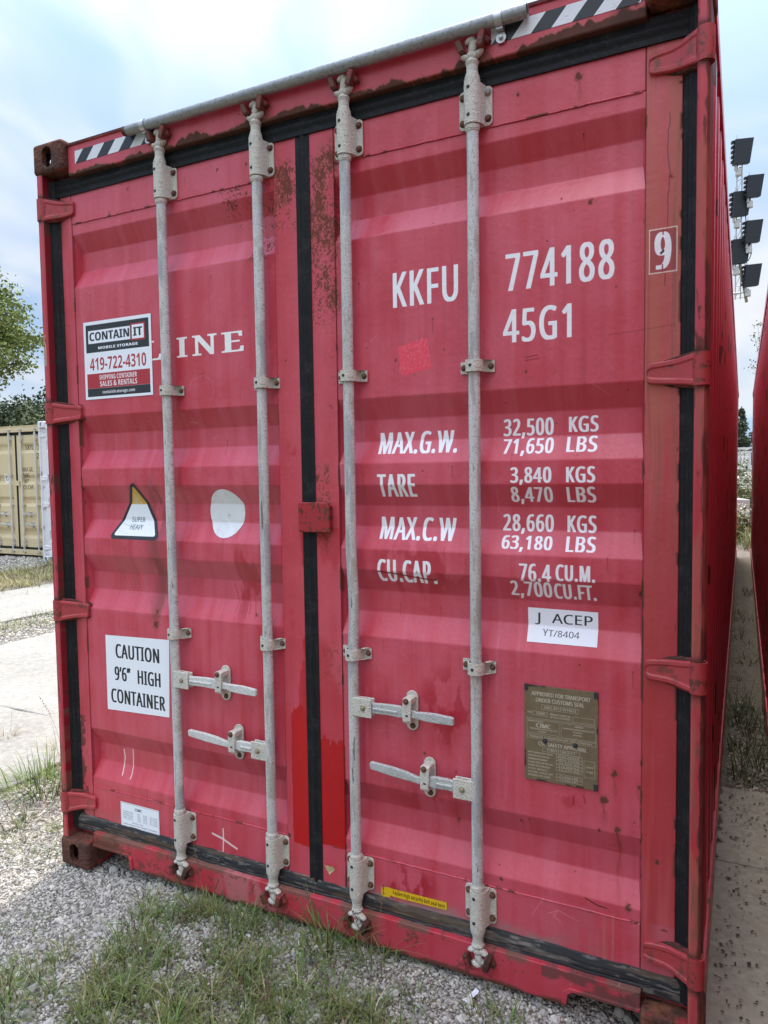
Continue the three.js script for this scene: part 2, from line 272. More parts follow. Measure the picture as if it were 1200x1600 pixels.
function camGeo() {                  // cam head above a bracket, origin at the bracket's top, y up, z from the rod axis
  const g = [cylY(0.0215, 0.0215, 0, 0.007, 0, 0, 20), cylY(0.0195, 0.0185, 0.007, 0.016, 0, 0, 20), cylY(0.0165, 0.0165, 0.012, 0.036, 0, 0, 20), cylY(0.0165, 0.0205, 0.036, 0.046, 0, 0, 20), cylY(0.0205, 0.013, 0.046, 0.058, 0, 0, 20)];
  const lump = (x, y, z, a, b, c, rz = 0) => { const s = new THREE.IcosahedronGeometry(1, 2); s.scale(a, b, c); s.rotateZ(rz); g.push(mv(s, x, y, z)); };
  lump(-0.014, 0.061, 0.004, 0.019, 0.0085, 0.012, -0.35); lump(0.018, 0.064, 0.004, 0.021, 0.0085, 0.012, 0.55);
  lump(0, 0.064, 0.003, 0.016, 0.013, 0.014); lump(0.003, 0.086, 0.003, 0.0125, 0.026, 0.011, -0.12); lump(-0.004, 0.106, 0.004, 0.017, 0.0095, 0.011, 0.3); lump(0.012, 0.098, 0.0, 0.013, 0.009, 0.010, -0.4);
  return boxUV(merge(g));
}
function keeperGeo() {               // welded keeper on header or sill: plate with two lugs gripping the cam
  const g = [box(-0.045, 0.05, -0.022, 0.024, -0.012, -0.001, 0.004, 2)];
  const lug = (x, w, h, dz, rz) => { const b = new RoundedBoxGeometry(w, h, dz, 2, 0.004); b.rotateZ(rz); g.push(mv(b, x, 0, dz / 2 - 0.004)); };
  lug(-0.031, 0.017, 0.036, 0.034, 0.25); lug(0.034, 0.019, 0.044, 0.038, -0.35); lug(0.046, 0.014, 0.026, 0.024, 0.5);
  return boxUV(merge(g));
}
const guideGeo = (() => {            // strap over the rod
  const o = [], th = 0.005, zf = ZD - RZ, N = 12, R = RR + 0.0035; const up = [[-0.052, zf + th], [-0.026, zf + th]], lo = [[0.052, zf], [0.03, zf]];
  for (let i = 0; i <= N; i++) { const a = Math.PI - Math.PI * i / N; up.push([Math.cos(a) * (R + th), Math.max(zf + th, Math.sin(a) * (R + th))]); }
  up.push([0.026, zf + th], [0.052, zf + th]);
  for (let i = 0; i <= N; i++) { const a = Math.PI * i / N; lo.push([Math.cos(a) * R, Math.max(zf, Math.sin(a) * R)]); }
  lo.push([-0.03, zf], [-0.052, zf]);
  return boxUV(extrudeY([...up, ...lo], -0.0175, 0.0175));
})();
function bracketGeo() {              // bearing bracket, origin at mid height on the rod axis
  const zf = ZD - RZ, g = [extrudeXY(roundRect(-0.050, -0.055, 0.050, 0.055, 0.013), zf, zf + 0.007, 0.002), cylY(0.0232, 0.0232, -0.058, 0.066, 0, 0.001, 24)];
  const web = new THREE.Shape([[-0.032, zf + 0.004], [-0.0235, 0.006], [0.0235, 0.006], [0.032, zf + 0.004]].map((p) => new THREE.Vector2(p[0], -p[1])));
  const e = new THREE.ExtrudeGeometry(web, { depth: 0.112, bevelEnabled: false }); e.rotateX(-Math.PI / 2); g.push(mv(e, 0, -0.056, 0));
  return boxUV(merge(g));
}
const BRACKET = bracketGeo(), CAM = camGeo(), KEEPER = keeperGeo();

function makeContainer(o) {
  // o: name, label, pos, H, L, group, paint {door: [m, m], doorPart(name) , header, sill, post: [m, m], side, roof, casting, rod, ...}, texts
  const H = o.H, dy = H - 2.896, Y = (y) => (y > 1.45 ? y + dy : y), P = o.paint, L = o.L;
  const root = thing(o.name, o.label, 'container', o.pos, o.group);
  const mid = o.H < 2.8 ? [CORR[0].map(Y), [1.62, 1.56, 1.49, 1.43], [1.19, 1.13, 1.06, 1.0], CORR[4]] : CORR;
  const prof = profile(PANY[0], Y(PANY[1]), mid);
  root.userData.prof = undefined;
  // ---- castings
  for (const fx of [0, 1]) for (const fy of [0, 1]) for (const fz of [0, 1]) {
    const g = scaleG(castingGeo, fx ? -1 : 1, fy ? 1 : -1, fz ? -1 : 1); g.translate(fx ? W : 0, fy ? H : 0, fz ? -L : 0);
    mesh('corner_casting', boxUV(g), P.casting, root);
  }
  // ---- posts
  const lip = [[0.008, -0.15], [0.010, -0.014], [0.016, -0.006], [0.034, -0.006], [0.040, -0.011], [0.040, -0.088], [0.10, -0.090], [0.10, -0.15]];
  const pg = extrudeY(lip, 0.118, H - 0.118);
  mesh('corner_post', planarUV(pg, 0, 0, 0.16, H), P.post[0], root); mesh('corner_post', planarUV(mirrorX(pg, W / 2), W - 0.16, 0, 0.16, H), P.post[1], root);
  for (const s of [0, 1]) mesh('corner_post', boxUV(box(s ? W - 0.12 : 0.006, s ? W - 0.006 : 0.12, 0.118, H - 0.118, -L + 0.01, -L + 0.15, 0.004)), P.side, root);
  // ---- header, sill
  mesh('door_header', planarUV(merge([box(0.1618, W - 0.1618, Y(2.758), Y(2.874), -0.10, -0.030, 0.006, 2), box(0.03, W - 0.03, Y(2.735), Y(2.80), -0.13, -0.072, 0.003), box(0.1618, W - 0.1618, Y(2.868), Y(2.879), -0.16, -0.024, 0.003)]), 0, Y(2.72), W, 0.18), P.header, root);
  const sillPts = [[0.1618, 0.152], [0.1618, 0.098], [0.350, 0.098], [0.366, 0.088], [0.372, 0.046], [2.066, 0.046], [2.072, 0.088], [2.088, 0.098], [2.2762, 0.098], [2.2762, 0.152]];
  const lipPts = [[[0.1618, 0.096], [0.346, 0.096], [0.360, 0.085], [0.366, 0.046], [0.378, 0.046], [0.374, 0.092], [0.354, 0.106], [0.1618, 0.106]], [[2.2762, 0.096], [2.092, 0.096], [2.078, 0.085], [2.072, 0.046], [2.060, 0.046], [2.064, 0.092], [2.084, 0.106], [2.2762, 0.106]].reverse()];
  mesh('door_sill', planarUV(merge([extrudeXY(sillPts, -0.16, -0.030, 0.003), extrudeXY(lipPts[0], -0.15, -0.024, 0.002), extrudeXY(lipPts[1], -0.15, -0.024, 0.002), box(0.03, W - 0.03, 0.10, 0.165, -0.20, -0.072, 0.003)]), 0, 0.03, W, 0.16), P.sill, root);
  // ---- seals of the opening
  const rub = P.rubber ?? M.rubber;
  mesh('door_seal', boxUV(wavy(extrudeX(bulge(Y(2.700), Y(2.766), -0.056), 0.042, W - 0.042, 60), 0.004, 0.006, 6, 2)), rub, root);
  mesh('door_seal', boxUV(wavy(extrudeX([[0.134, -0.09], [0.134, -0.056], [0.140, -0.051], [0.158, -0.050], [0.161, -0.053], [0.166, -0.050], [0.184, -0.051], [0.199, -0.058], [0.203, -0.064], [0.203, -0.09]], 0.042, W - 0.042, 130), 0.007, 0.010, 16, 9)), P.sillRubber ?? rub, root);
  const sideSeal = extrudeY([[0.034, -0.095], [0.034, -0.040], [0.040, -0.038], [0.050, -0.041], [0.053, -0.045], [0.060, -0.049], [0.064, -0.055], [0.072, -0.060], [0.083, -0.068], [0.083, -0.095]], 0.145, Y(2.765));
  mesh('door_seal', boxUV(sideSeal), rub, root); mesh('door_seal', boxUV(mirrorX(sideSeal, W / 2)), rub, root);
  mesh('door_seal', boxUV(extrudeY(bulge(1.184, 1.2365, -0.0595), 0.150, Y(2.760))), rub, root);
  // ---- side walls, rails, roof, floor, far end
  const ripple = (sgn) => {
    const pos = []; const x = sgn > 0 ? W - 0.012 : 0.012, pts = []; let z = -0.15;
    const seg = [[0.072, 0], [0.068, 1], [0.070, 1], [0.068, 0]]; pts.push([z, 0]); let d = 0;
    while (z > -L + 0.22) for (const [l, t] of seg) { z -= l; d = t; pts.push([z, d * 0.036]); if (z < -L + 0.15) break; }
    for (let i = 0; i < pts.length - 1; i++) { const A = [x - sgn * pts[i][1], pts[i][0]], B = [x - sgn * pts[i + 1][1], pts[i + 1][0]], y0 = 0.13, y1 = H - 0.06; const q = [[A[0], y0, A[1]], [B[0], y0, B[1]], [B[0], y1, B[1]], [A[0], y1, A[1]]]; const s = sgn > 0 ? [0, 1, 2, 0, 2, 3] : [0, 2, 1, 0, 3, 2]; for (const k of s) pos.push(...q[k]); }
    const g = new THREE.BufferGeometry(); g.setAttribute('position', new THREE.Float32BufferAttribute(pos, 3)); g.computeVertexNormals(); return boxUV(g);
  };
  for (const s of [-1, 1]) {
    mesh('side_wall', ripple(s), P.side, root);
    const x0 = s > 0 ? W - 0.062 : 0.004, x1 = s > 0 ? W - 0.004 : 0.062;
    mesh('top_rail', boxUV(box(x0, x1, H - 0.07, H - 0.008, -L + 0.17, -0.17, 0.004)), P.side, root);
    mesh('bottom_rail', boxUV(box(x0, x1, 0.02, 0.16, -L + 0.17, -0.17, 0.004)), P.side, root);
  }
  mesh('roof', box(0.05, W - 0.05, H - 0.03, H - 0.014, -L + 0.05, -0.06, 0.003), P.roof, root);
  mesh('floor', box(0.05, W - 0.05, 0.125, 0.155, -L + 0.05, -0.19, 0.003), M.inside, root);
  mesh('end_wall', boxUV(box(0.1, W - 0.1, 0.05, H - 0.05, -L + 0.02, -L + 0.07, 0.004)), P.side, root);
  // ---- door leaves
  for (const k of [0, 1]) {
    const [x0, x1] = LEAF[k], [p0, p1] = PANX[k], yb = LEAFY[0], yt = Y(LEAFY[1]), u = (g) => planarUV(g, k ? 1.21 : 0, 0.18, 1.228, yt - 0.18 + 0.01);
    const zb = -0.108;
    const fr = [box(x0, p0 - 0.0005, yb, yt, zb, ZD, 0.003, 2), box(p1 + 0.0005, x1, yb, yt, zb, ZD, 0.003, 2), box(p0, p1, Y(PANY[1]), yt - 0.0006, zb, ZD - 0.0006, 0.003, 2), box(p0, p1, yb + 0.0006, PANY[0], zb, ZD - 0.0006, 0.003, 2)];
    const d = mesh('door', u(merge(fr)), P.door[k], root, o.doorLabels?.[k]);
    mesh('door_panel', u(panelGeo(p0, p1, prof)), P.door[k], d);
    mesh('door_lining', box(x0 + 0.01, x1 - 0.01, yb + 0.02, yt - 0.02, -0.125, -0.112, 0.002), M.inside, d);
    // weld beads along the top and the bottom of the panel
    for (const yw of [Y(PANY[1]) - 0.0005, PANY[0] + 0.0005]) {
      const pts = []; for (let i = 0; i <= 40; i++) pts.push([lerp(p0 + 0.01, p1 - 0.01, i / 40), yw + (rnd() - 0.5) * 0.0018, ZD - 0.0012]);
      mesh('weld_seam', u(tube(pts, 0.0026, 120, 6)), P.door[k], d);
    }
    for (const yc of [2.648, 1.8534, 1.058, 0.2625]) {
      const yy = Y(yc), flipIt = (g) => (k ? mirrorX(g, W / 2) : g);
      mesh('hinge', boxUV(flipIt(hingeGeo(yy))), P.hinge, d); mesh('hinge_knuckle', boxUV(flipIt(cylY(0.0225, 0.0225, yy - 0.0415, yy + 0.0415, 0.0225, -0.0235, 20))), P.knuckle ?? P.hinge, d);
      mesh('hinge_weld', boxUV(flipIt(hingeGeo(yy, 0.006, -0.015))), P.weld, d);
      if (o.detail) for (const q of [-1, 1]) mesh('hinge_gap', boxUV(flipIt(cylY(0.019, 0.019, yy + q * 0.0415 - 0.004, yy + q * 0.0415 + 0.004, 0.0235, -0.0235, 16))), M.rust, d);
    }
  }
  // ---- locking rods
  RODX.forEach((x, i) => {
    const pts = []; for (let s = 0; s <= 24; s++) { const y = lerp(0.20, Y(2.70), s / 24); const b = o.detail && i === 2 ? Math.exp(-Math.pow((y - 1.17) / 0.10, 2)) : 0; pts.push([x + 0.010 * b, y, RZ + 0.004 * b]); }
    const rod = mesh('lock_rod', P.rodEach ? planarUV(tube(pts, RR, 48, 18), x - 0.03, 0.19, 0.06, 2.53) : boxUV(tube(pts, RR, 48, 18)), P.rodEach ? P.rodEach[i] : P.rod, root);
    for (const top of [1, 0]) {
      const yb = top ? Y(2.647) : 0.272, sg = top ? 1 : -1;
      const at = (g) => { let q = flat(g); if (!top) q = flip(q.applyMatrix4(new THREE.Matrix4().makeScale(1, -1, 1))); return mv(q, x, yb, RZ); };
      mesh('rod_bracket', at(BRACKET), P.cast, rod);
      mesh('rod_collar', boxUV(at(merge([cylY(0.0212, 0.0212, -0.071, -0.0605, 0, 0, 20), cylY(0.0185, 0.0205, -0.077, -0.0712, 0, 0, 20)]))), P.cast, rod);
      mesh('cam_head', at(CAM.clone().translate(0, 0.0675, 0)), P.cast, rod);
      const kp = KEEPER.clone(); if (i % 2) kp.rotateZ(0.12); kp.translate(x, yb + sg * 0.160, -0.030);
      mesh('cam_keeper', kp, top ? P.keeper : (i === 1 ? P.keeper : P.keeperLow), root);
      for (const bx of [-0.038, 0.038]) for (const by of [-0.036, 0.036]) mesh('bolt', bolt(x + bx, yb + by, ZD + 0.007), o.detail && i === 3 && top && bx > 0 && by > 0 ? P.cast : P.bolt, rod);
      for (const by of [-0.036, 0.040]) mesh('rivet', bolt(x - 0.0045, yb + by, RZ + 0.0235, 0.0042, 0.0022, 10), M.rivet, rod);
    }
    for (const yg of [1.9075, 1.014]) {
      mesh('rod_guide', mv(guideGeo.clone(), x, Y(yg), RZ), P.cast, rod);
      for (const bx of [-0.042, 0.042]) mesh('bolt', bolt(x + bx, Y(yg), ZD + 0.005, 0.0075), P.bolt, rod);
      mesh('rivet', bolt(x - 0.004, Y(yg), RZ + 0.0248, 0.004, 0.002, 10), M.rivet, rod);
    }
  });
  // ---- handles: [hub x, hub y, direction, catch x, tip x, tip y]
  for (const [rx, hy, dir, cx, tx, ty, steel] of [[RODX[0], 0.846, 1, 0.842, 1.002, 0.838, 0], [RODX[1], 0.636, -1, 0.895, 0.690, 0.650, 0], [RODX[2], 0.846, 1, 1.583, 1.736, 0.842, 1], [RODX[3], 0.640, -1, 1.641, 1.446, 0.658, 1]]) {
    const z = -0.022, hx = rx + dir * 0.042;
    const bar = [[rx + dir * 0.06, hy, 0.0165], [cx - dir * 0.07, hy + 0.003, 0.0175], [cx - dir * 0.03, hy + 0.002, 0.0185], [cx, hy + 0.001, 0.0145], [cx + dir * 0.03, hy - 0.001, 0.0105], [lerp(cx, tx, 0.34), lerp(hy, ty, 0.35) - 0.001, 0.0135], [lerp(cx, tx, 0.6), lerp(hy, ty, 0.6), 0.0150], [lerp(cx, tx, 0.97), ty, 0.0125], [tx, ty, 0.0085]];
    const top = bar.map(([x, y, h]) => [x, y + h]), bot = bar.map(([x, y, h]) => [x, y - h]).reverse(); let poly = [...top, ...bot]; if (dir < 0) poly = poly.reverse();
    const h = mesh('door_handle', boxUV(merge([extrudeXY(poly, z - 0.007, z + 0.006, 0.003), box(Math.min(rx + dir * 0.075, cx - dir * 0.035), Math.max(rx + dir * 0.075, cx - dir * 0.035), hy - 0.003, hy + 0.004, z + 0.004, z + 0.010, 0.002)])), steel ? M.handleSteel : P.rod, root);
    mesh('handle_hub', boxUV(merge([box(Math.min(rx, rx + dir * 0.072), Math.max(rx, rx + dir * 0.072), hy - 0.031, hy + 0.031, z + 0.007, z + 0.013, 0.003, 2), box(Math.min(rx, rx + dir * 0.072), Math.max(rx, rx + dir * 0.072), hy - 0.029, hy + 0.029, z - 0.016, z - 0.009, 0.003, 2), box(hx - dir * 0.03 - 0.012, hx - dir * 0.03 + 0.012, hy - 0.03, hy + 0.03, z - 0.012, z + 0.010, 0.004, 2)])), P.cast, h);
    mesh('hub_pin', bolt(hx, hy, z + 0.013, 0.0075, 0.005, 12), M.brass, h);
    mesh('handle_catch', boxUV(merge([extrudeXY(stadium(0.040, 0.128), ZD, ZD + 0.008, 0.002).translate(cx, hy, 0), extrudeXY([[cx - 0.014, hy - 0.026], [cx + 0.012, hy - 0.022], [cx + 0.015, hy + 0.010], [cx + 0.016, hy + 0.048], [cx - 0.013, hy + 0.048], [cx - 0.017, hy + 0.008]], z + 0.0065, z + 0.013, 0.003), box(cx - 0.014, cx + 0.016, hy + 0.030, hy + 0.050, ZD + 0.004, z + 0.010, 0.004, 2), box(cx - 0.012, cx + 0.012, hy - 0.030, hy - 0.018, ZD + 0.004, z + 0.008, 0.003, 2)])), P.cast, h);
    mesh('catch_slot', boxUV(box(cx - 0.004, cx + 0.005, hy - 0.007, hy - 0.001, z + 0.0125, z + 0.0138, 0.001)), M.rivet, h);
    mesh('bolt', bolt(cx - 0.002, hy + 0.041, z + 0.0125, 0.008, 0.006), P.bolt, h); mesh('bolt', bolt(cx + 0.002, hy - 0.048, ZD + 0.008, 0.008, 0.006), P.bolt, h);
  }
  // ---- lock plate over the meeting stiles
  mesh('lock_plate', planarUV(merge([box(1.182, 1.304, 1.405, 1.505, -0.041, -0.032, 0.008, 3), box(1.262, 1.300, 1.415, 1.495, ZD - 0.001, -0.040, 0.003)]), 1.17, 1.39, 0.15, 0.13), P.plate, root);
  return { root, prof };
}

// ------------------------------------------------------------------ paint of the red container
const speck = (x, y, f, th) => ss(th, th + 0.05, fbm(x * f, y * f, 3));
const bump1 = (d, w) => Math.exp(-d * d / (w * w));
function redBase(x, y) {
  const big = fbm(x * 1.7 + 3, y * 1.1 + 5, 4), streak = fbm(x * 34, y * 1.3 + 11, 4), fine = vn(x * 420, y * 420), mot = fbm(x * 14 + 90, y * 11 + 33, 4);
  let c = mix3(RED_B, RED_A, clamp(0.5 + 1.7 * (big - 0.5) + 1.2 * (streak - 0.5) + 1.1 * (mot - 0.5)));
  const k = 0.95 + 0.10 * fine; return [c[0] * k, c[1] * k, c[2] * k, 0.36 + 0.16 * (big - 0.5) + 0.1 * (mot - 0.5)];
}
const over = (c, col, a, rough) => { const m = mix3(c, col, a); m.push(lerp(c[3], rough ?? c[3], a)); return m; };
// rust spots with runs below them: x, y, radius, length of the run
const spotsL = [[0.437, 2.672, 0.008, 0.02], [0.62, 2.63, 0.006, 0.0], [0.34, 2.60, 0.006, 0.01], [0.86, 2.66, 0.006, 0.02], [0.985, 2.655, 0.007, 0.03], [0.10, 2.2, 0.004, 0.03], [0.505, 1.03, 0.02, 0.05], [0.51, 1.08, 0.012, 0.03], [0.97, 1.10, 0.008, 0.04], [1.128, 1.98, 0.004, 0.01], [1.10, 0.33, 0.01, 0.01], [0.98, 2.56, 0.008, 0.01]];
const spotsR = [[2.098, 2.668, 0.015, 0.10], [1.93, 2.66, 0.006, 0.0], [1.79, 2.27, 0.006, 0.0], [2.05, 2.355, 0.004, 0], [2.13, 2.33, 0.010, 0.0], [2.20, 0.745, 0.012, 0.09], [2.17, 0.665, 0.016, 0.11], [2.209, 0.585, 0.012, 0.30], [2.16, 0.575, 0.007, 0.0], [2.315, 0.52, 0.009, 0.02], [2.335, 2.36, 0.008, 0.02], [1.535, 1.95, 0.006, 0.0], [1.95, 1.885, 0.006, 0.0], [1.66, 1.26, 0.012, 0.02], [1.62, 0.71, 0.007, 0.0], [1.93, 0.55, 0.006, 0.05], [2.24, 0.365, 0.012, 0.01], [1.87, 0.36, 0.008, 0.0], [2.266, 0.72, 0.008, 0.06], [2.266, 1.26, 0.008, 0.03], [1.72, 0.50, 0.010, 0.03], [1.60, 1.90, 0.004, 0.0]];
function rustSpots(c, x, y, list) {
  for (const [sx, sy, r0, run] of list) { const r = r0 * 0.72;
    const dx = x - sx, dyy = y - sy; if (Math.abs(dx) > r * 3 + 0.01 || dyy > r * 3 || dyy < -run - r * 3) continue;
    const n = fbm(x * 160 + sx * 50, y * 160, 3), d = Math.hypot(dx, dyy * 0.8) / r + (n - 0.5) * 1.6;
    if (run > 0 && dyy < 0) { const w = r * (0.5 + 0.25 * Math.sin(dyy * 90)), a = bump1(dx + 0.004 * Math.sin(dyy * 40 + sx * 9), w) * (1 - ss(0, run, -dyy)) * 0.75; c = over(c, [0.27, 0.04, 0.02], clamp(a * (0.5 + n)), 0.7); }
    c = over(c, [0.36, 0.06, 0.045], clamp(1.7 - d) * 0.6, 0.8); c = over(c, mix3(RUST, RUST_D, n), ss(1.0, 0.45, d) * 0.85, 0.9);
  }
  return c;
}
function doorPaint(k) {
  return (x, y) => {
    let c = redBase(x, y);
    const fr = x < PANX[k][0] || x > PANX[k][1] || y > PANY[1] || y < PANY[0];
    // stiles next to the middle seal: redder, thinner paint with rust freckles
    const mid = k ? bump1(x - 1.275, 0.055) : bump1(x - 1.15, 0.05);
    const inStile = k ? x < 1.327 : x > 1.092;
    if (inStile) c = over(c, [0.55, 0.045, 0.055], 0.6 * fbm(x * 8, y * 2.5, 3), 0.5);
    if (mid > 0.02) {
      let z = k ? ss(2.70, 2.58, y) * ss(2.02, 2.16, y) + 0.55 * ss(1.66, 1.58, y) * ss(1.30, 1.4, y) * ss(1.262, 1.25, x - 0.035) + 0.35 * ss(1.06, 1.0, y) * ss(0.85, 0.9, y) + 0.12 * ss(2.1, 1.9, y) * ss(1.2, 1.6, y) : ss(2.67, 2.60, y) * ss(2.38, 2.46, y) * 0.9;
      const n = fbm(x * 95, y * 80, 4), n2 = fbm(x * 22 + 7, y * 13 + 3, 3), a = ss(0.56, 0.66, fbm(x * 240, y * 220, 2) * 0.5 + n * 0.18 + n2 * 0.32 + 0.14 * (z - 0.6) + 0.05 * mid) * Math.min(1, z * 1.6) * ss(0.1, 0.4, mid);
      c = over(c, RUST_O, 0.5 * z * mid * ss(0.35, 0.6, n2), 0.7); c = over(c, [0.19, 0.04, 0.024], 0.75 * Math.min(1, z * 1.4) * ss(0.1, 0.4, mid) * ss(0.55, 0.63, n * 0.45 + n2 * 0.55 + 0.10 * (z - 0.7)), 0.9); c = over(c, [0.15, 0.036, 0.022], a * 0.9, 0.9);
    }
    if (!k) {                        // freckles where the left panel meets the stile, brown grime smears beside the second rod
      for (const [bx, by, br] of [[1.075, 2.50, 0.06], [1.065, 2.385, 0.05], [0.995, 2.35, 0.04], [0.93, 2.545, 0.07]]) { const d = Math.hypot(x - bx, (y - by) * 0.9) / br; if (d < 1.3) c = over(c, RUST, ss(0.60, 0.66, fbm(x * 250, y * 230, 2) * 0.6 + 0.4 * fbm(x * 40, y * 36, 3) + 0.16 * (0.55 - d)) * 0.85, 0.9); }
      const sm = bump1(x - 0.515, 0.045) * ss(1.66, 1.55, y) * ss(0.98, 1.06, y); c = over(c, [0.20, 0.045, 0.04], sm * ss(0.42, 0.62, fbm(x * 18, y * 9 + 40, 4)) * 0.75, 0.6);
      const s2 = bump1(x - 0.33, 0.16) * ss(1.85, 1.7, y) * ss(1.1, 1.2, y); c = over(c, [0.33, 0.05, 0.04], s2 * ss(0.5, 0.7, fbm(x * 30, y * 2.5 + 4, 3)) * 0.3);
      const s3 = bump1(x - 0.93, 0.10) * ss(1.38, 1.3, y) * ss(1.02, 1.12, y); c = over(c, [0.40, 0.016, 0.024], s3 * ss(0.5, 0.6, fbm(x * 22, y * 9 + 70, 3)) * 0.7);
      const hx = ss(0.136, 0.08, x); c = over(c, [0.34, 0.06, 0.045], hx * ss(0.4, 0.7, fbm(x * 40, y * 3, 4)) * 0.7);
      if (x < 0.11 && y < 0.62) c = over(c, RUST, ss(0.55, 0.65, fbm(x * 90, y * 60, 3) + 0.25 * ss(0.10, 0.08, x)) * 0.9, 0.9);
      c = over(c, RUST_D, ss(0.56, 0.64, fbm(x * 50, y * 40, 3)) * ss(0.082, 0.077, x) * 0.9, 0.9);
    } else {
      // right stile: brown-orange runs below the top hinge, redder further down
      if (x > 2.272) {
        const wob = 0.03 * (fbm(x * 4, y * 3, 2) - 0.5), st = 0.55 * fbm((x + wob) * 46, y * 1.6 + 2, 4) + 0.45 * fbm(x * 18, y * 5, 4), up = ss(1.0, 1.9, y);
        c = over(c, [0.43, 0.125, 0.072], clamp(0.5 + 1.8 * (st - 0.45)) * (0.42 + 0.55 * up), 0.62);
        c = over(c, [0.21, 0.075, 0.055], ss(0.60, 0.74, fbm((x + wob) * 80, y * 1.4 + 30, 4)) * 0.45 * up, 0.7);
        c = over(c, [0.40, 0.018, 0.022], ss(0.45, 0.65, fbm(x * 26, y * 1.5 + 60, 3)) * (1 - up) * 0.6);
        const cr = Math.abs(x - (2.322 + 0.012 * fbm(3, y * 30, 3) + 0.022 * (y - 2.35))); if (y > 2.08 && y < 2.52) c = over(c, [0.10, 0.03, 0.025], ss(0.0022, 0.0006, cr) * 0.8);
        c = over(c, RUST_D, ss(2.352, 2.361, x) * ss(0.56, 0.66, fbm(y * 22, x * 50, 3)) * 0.9, 0.9);
      }
      // fresher red streaks about the lower handles and the upper rail
      for (const [bx, by, w, h, am] of [[1.70, 0.86, 0.10, 0.13, 0.7], [1.60, 1.30, 0.16, 0.09, 0.6], [1.56, 0.27, 0.10, 0.06, 0.9], [1.60, 2.63, 0.07, 0.05, 0.35], [1.62, 0.55, 0.12, 0.06, 0.4], [2.08, 0.64, 0.03, 0.02, 0.5]]) { const d = ((x - bx) / w) ** 2 + ((y - by) / h) ** 2; if (d < 2) c = over(c, [0.40, 0.012, 0.026], am * ss(1.6, 0.2, d) * ss(0.48, 0.6, fbm(x * 26, y * 13 + 9, 4))); }
      // pale chalking and orange runs of the bottom rail
      if (y < 0.34) { c = over(c, [0.50, 0.13, 0.16], ss(1.9, 2.15, x) * ss(0.3, 0.6, fbm(x * 9, y * 6, 3)) * 0.45); c = over(c, [0.50, 0.20, 0.13], ss(0.55, 0.7, fbm(x * 60, y * 1.5, 3)) * ss(2.05, 2.2, x) * 0.4); }
    }
    // dirt that has settled on the lower rail, grainy
    const dirt = ss(0.255, 0.192, y) * ss(0.30, 0.62, fbm(x * 13, y * 26 + 5, 4) * 0.7 + 0.3 * vn(x * 300, y * 300)) * (k ? ss(1.25, 1.45, x) * ss(2.2, 2.0, x) : 0.5 * ss(0.6, 0.2, x));
    c = over(c, [0.24, 0.20, 0.17], dirt * 0.85, 0.85);
    // rust creeping along the welds and the panel edge
    const ew = Math.min(Math.abs(y - PANY[1]), Math.abs(y - PANY[0]));
    c = over(c, RUST, ss(0.005, 0.002, ew) * ss(0.60, 0.66, fbm(x * 24, y * 30 + 3, 4)) * 0.9, 0.9);
    const ex = Math.min(Math.abs(x - PANX[k][0]), Math.abs(x - PANX[k][1])); c = over(c, [0.18, 0.02, 0.024], ss(0.0035, 0.0012, ex) * 0.6); c = over(c, RUST, ss(0.006, 0.002, ex) * ss(0.60, 0.66, fbm(x * 30, y * 12 + 21, 4)) * 0.9, 0.9);
    // scattered tiny chips
    const chip = vn(x * 95 + 300, y * 95 + 10) ; if (chip > 0.985) c = over(c, RUST_D, ss(0.985, 0.995, chip), 0.9);
    // touched-up patches of new paint at the foot of the meeting stiles
    const rag = 0.05 * (fbm(x * 120, 3 + k, 3) - 0.4) + 0.02 * (fbm(x * 40, y * 20, 3) - 0.5), lowRag = 0.010 * (fbm(x * 50, 9 + k, 3) - 0.5);
    if (!k && x > 1.118 + 0.006 * (fbm(7, y * 30, 3) - 0.5) && y > 0.309 + lowRag && y < 0.765 + rag + 0.6 * (x - 1.118)) c = [...mix3([0.55, 0.008, 0.012], [0.47, 0.006, 0.010], fbm(x * 20, y * 6, 3)), 0.42];
    if (k && x < 1.327 && y > 0.330 + lowRag && y < 0.69 + rag) c = [...mix3([0.50, 0.006, 0.010], [0.40, 0.005, 0.008], fbm(x * 20, y * 6, 3)), 0.42];
    if (k && x < 1.327 && y >= 0.69 && y < 1.42) c = over(c, [0.44, 0.010, 0.015], 0.5 * ss(0.4, 0.55, fbm(x * 12, y * 4 + 2, 3)));
    if (!k && x > 1.118 && y >= 0.76 && y < 1.75) c = over(c, [0.48, 0.008, 0.014], 0.8 * ss(0.53, 0.58, fbm(x * 16, y * 9 + 12, 3)) * ss(1.1, 1.18, x));
    return rustSpots(c, x, y, k ? spotsR : spotsL);
  };
}
const DW = 1216, DH = 2048, yTop = 2.722;
const dl = new Sheet(0, 0.18, 1.228, yTop, DW, DH).paint(doorPaint(0)), dr = new Sheet(1.21, 0.18, 2.438, yTop, DW, DH).paint(doorPaint(1));
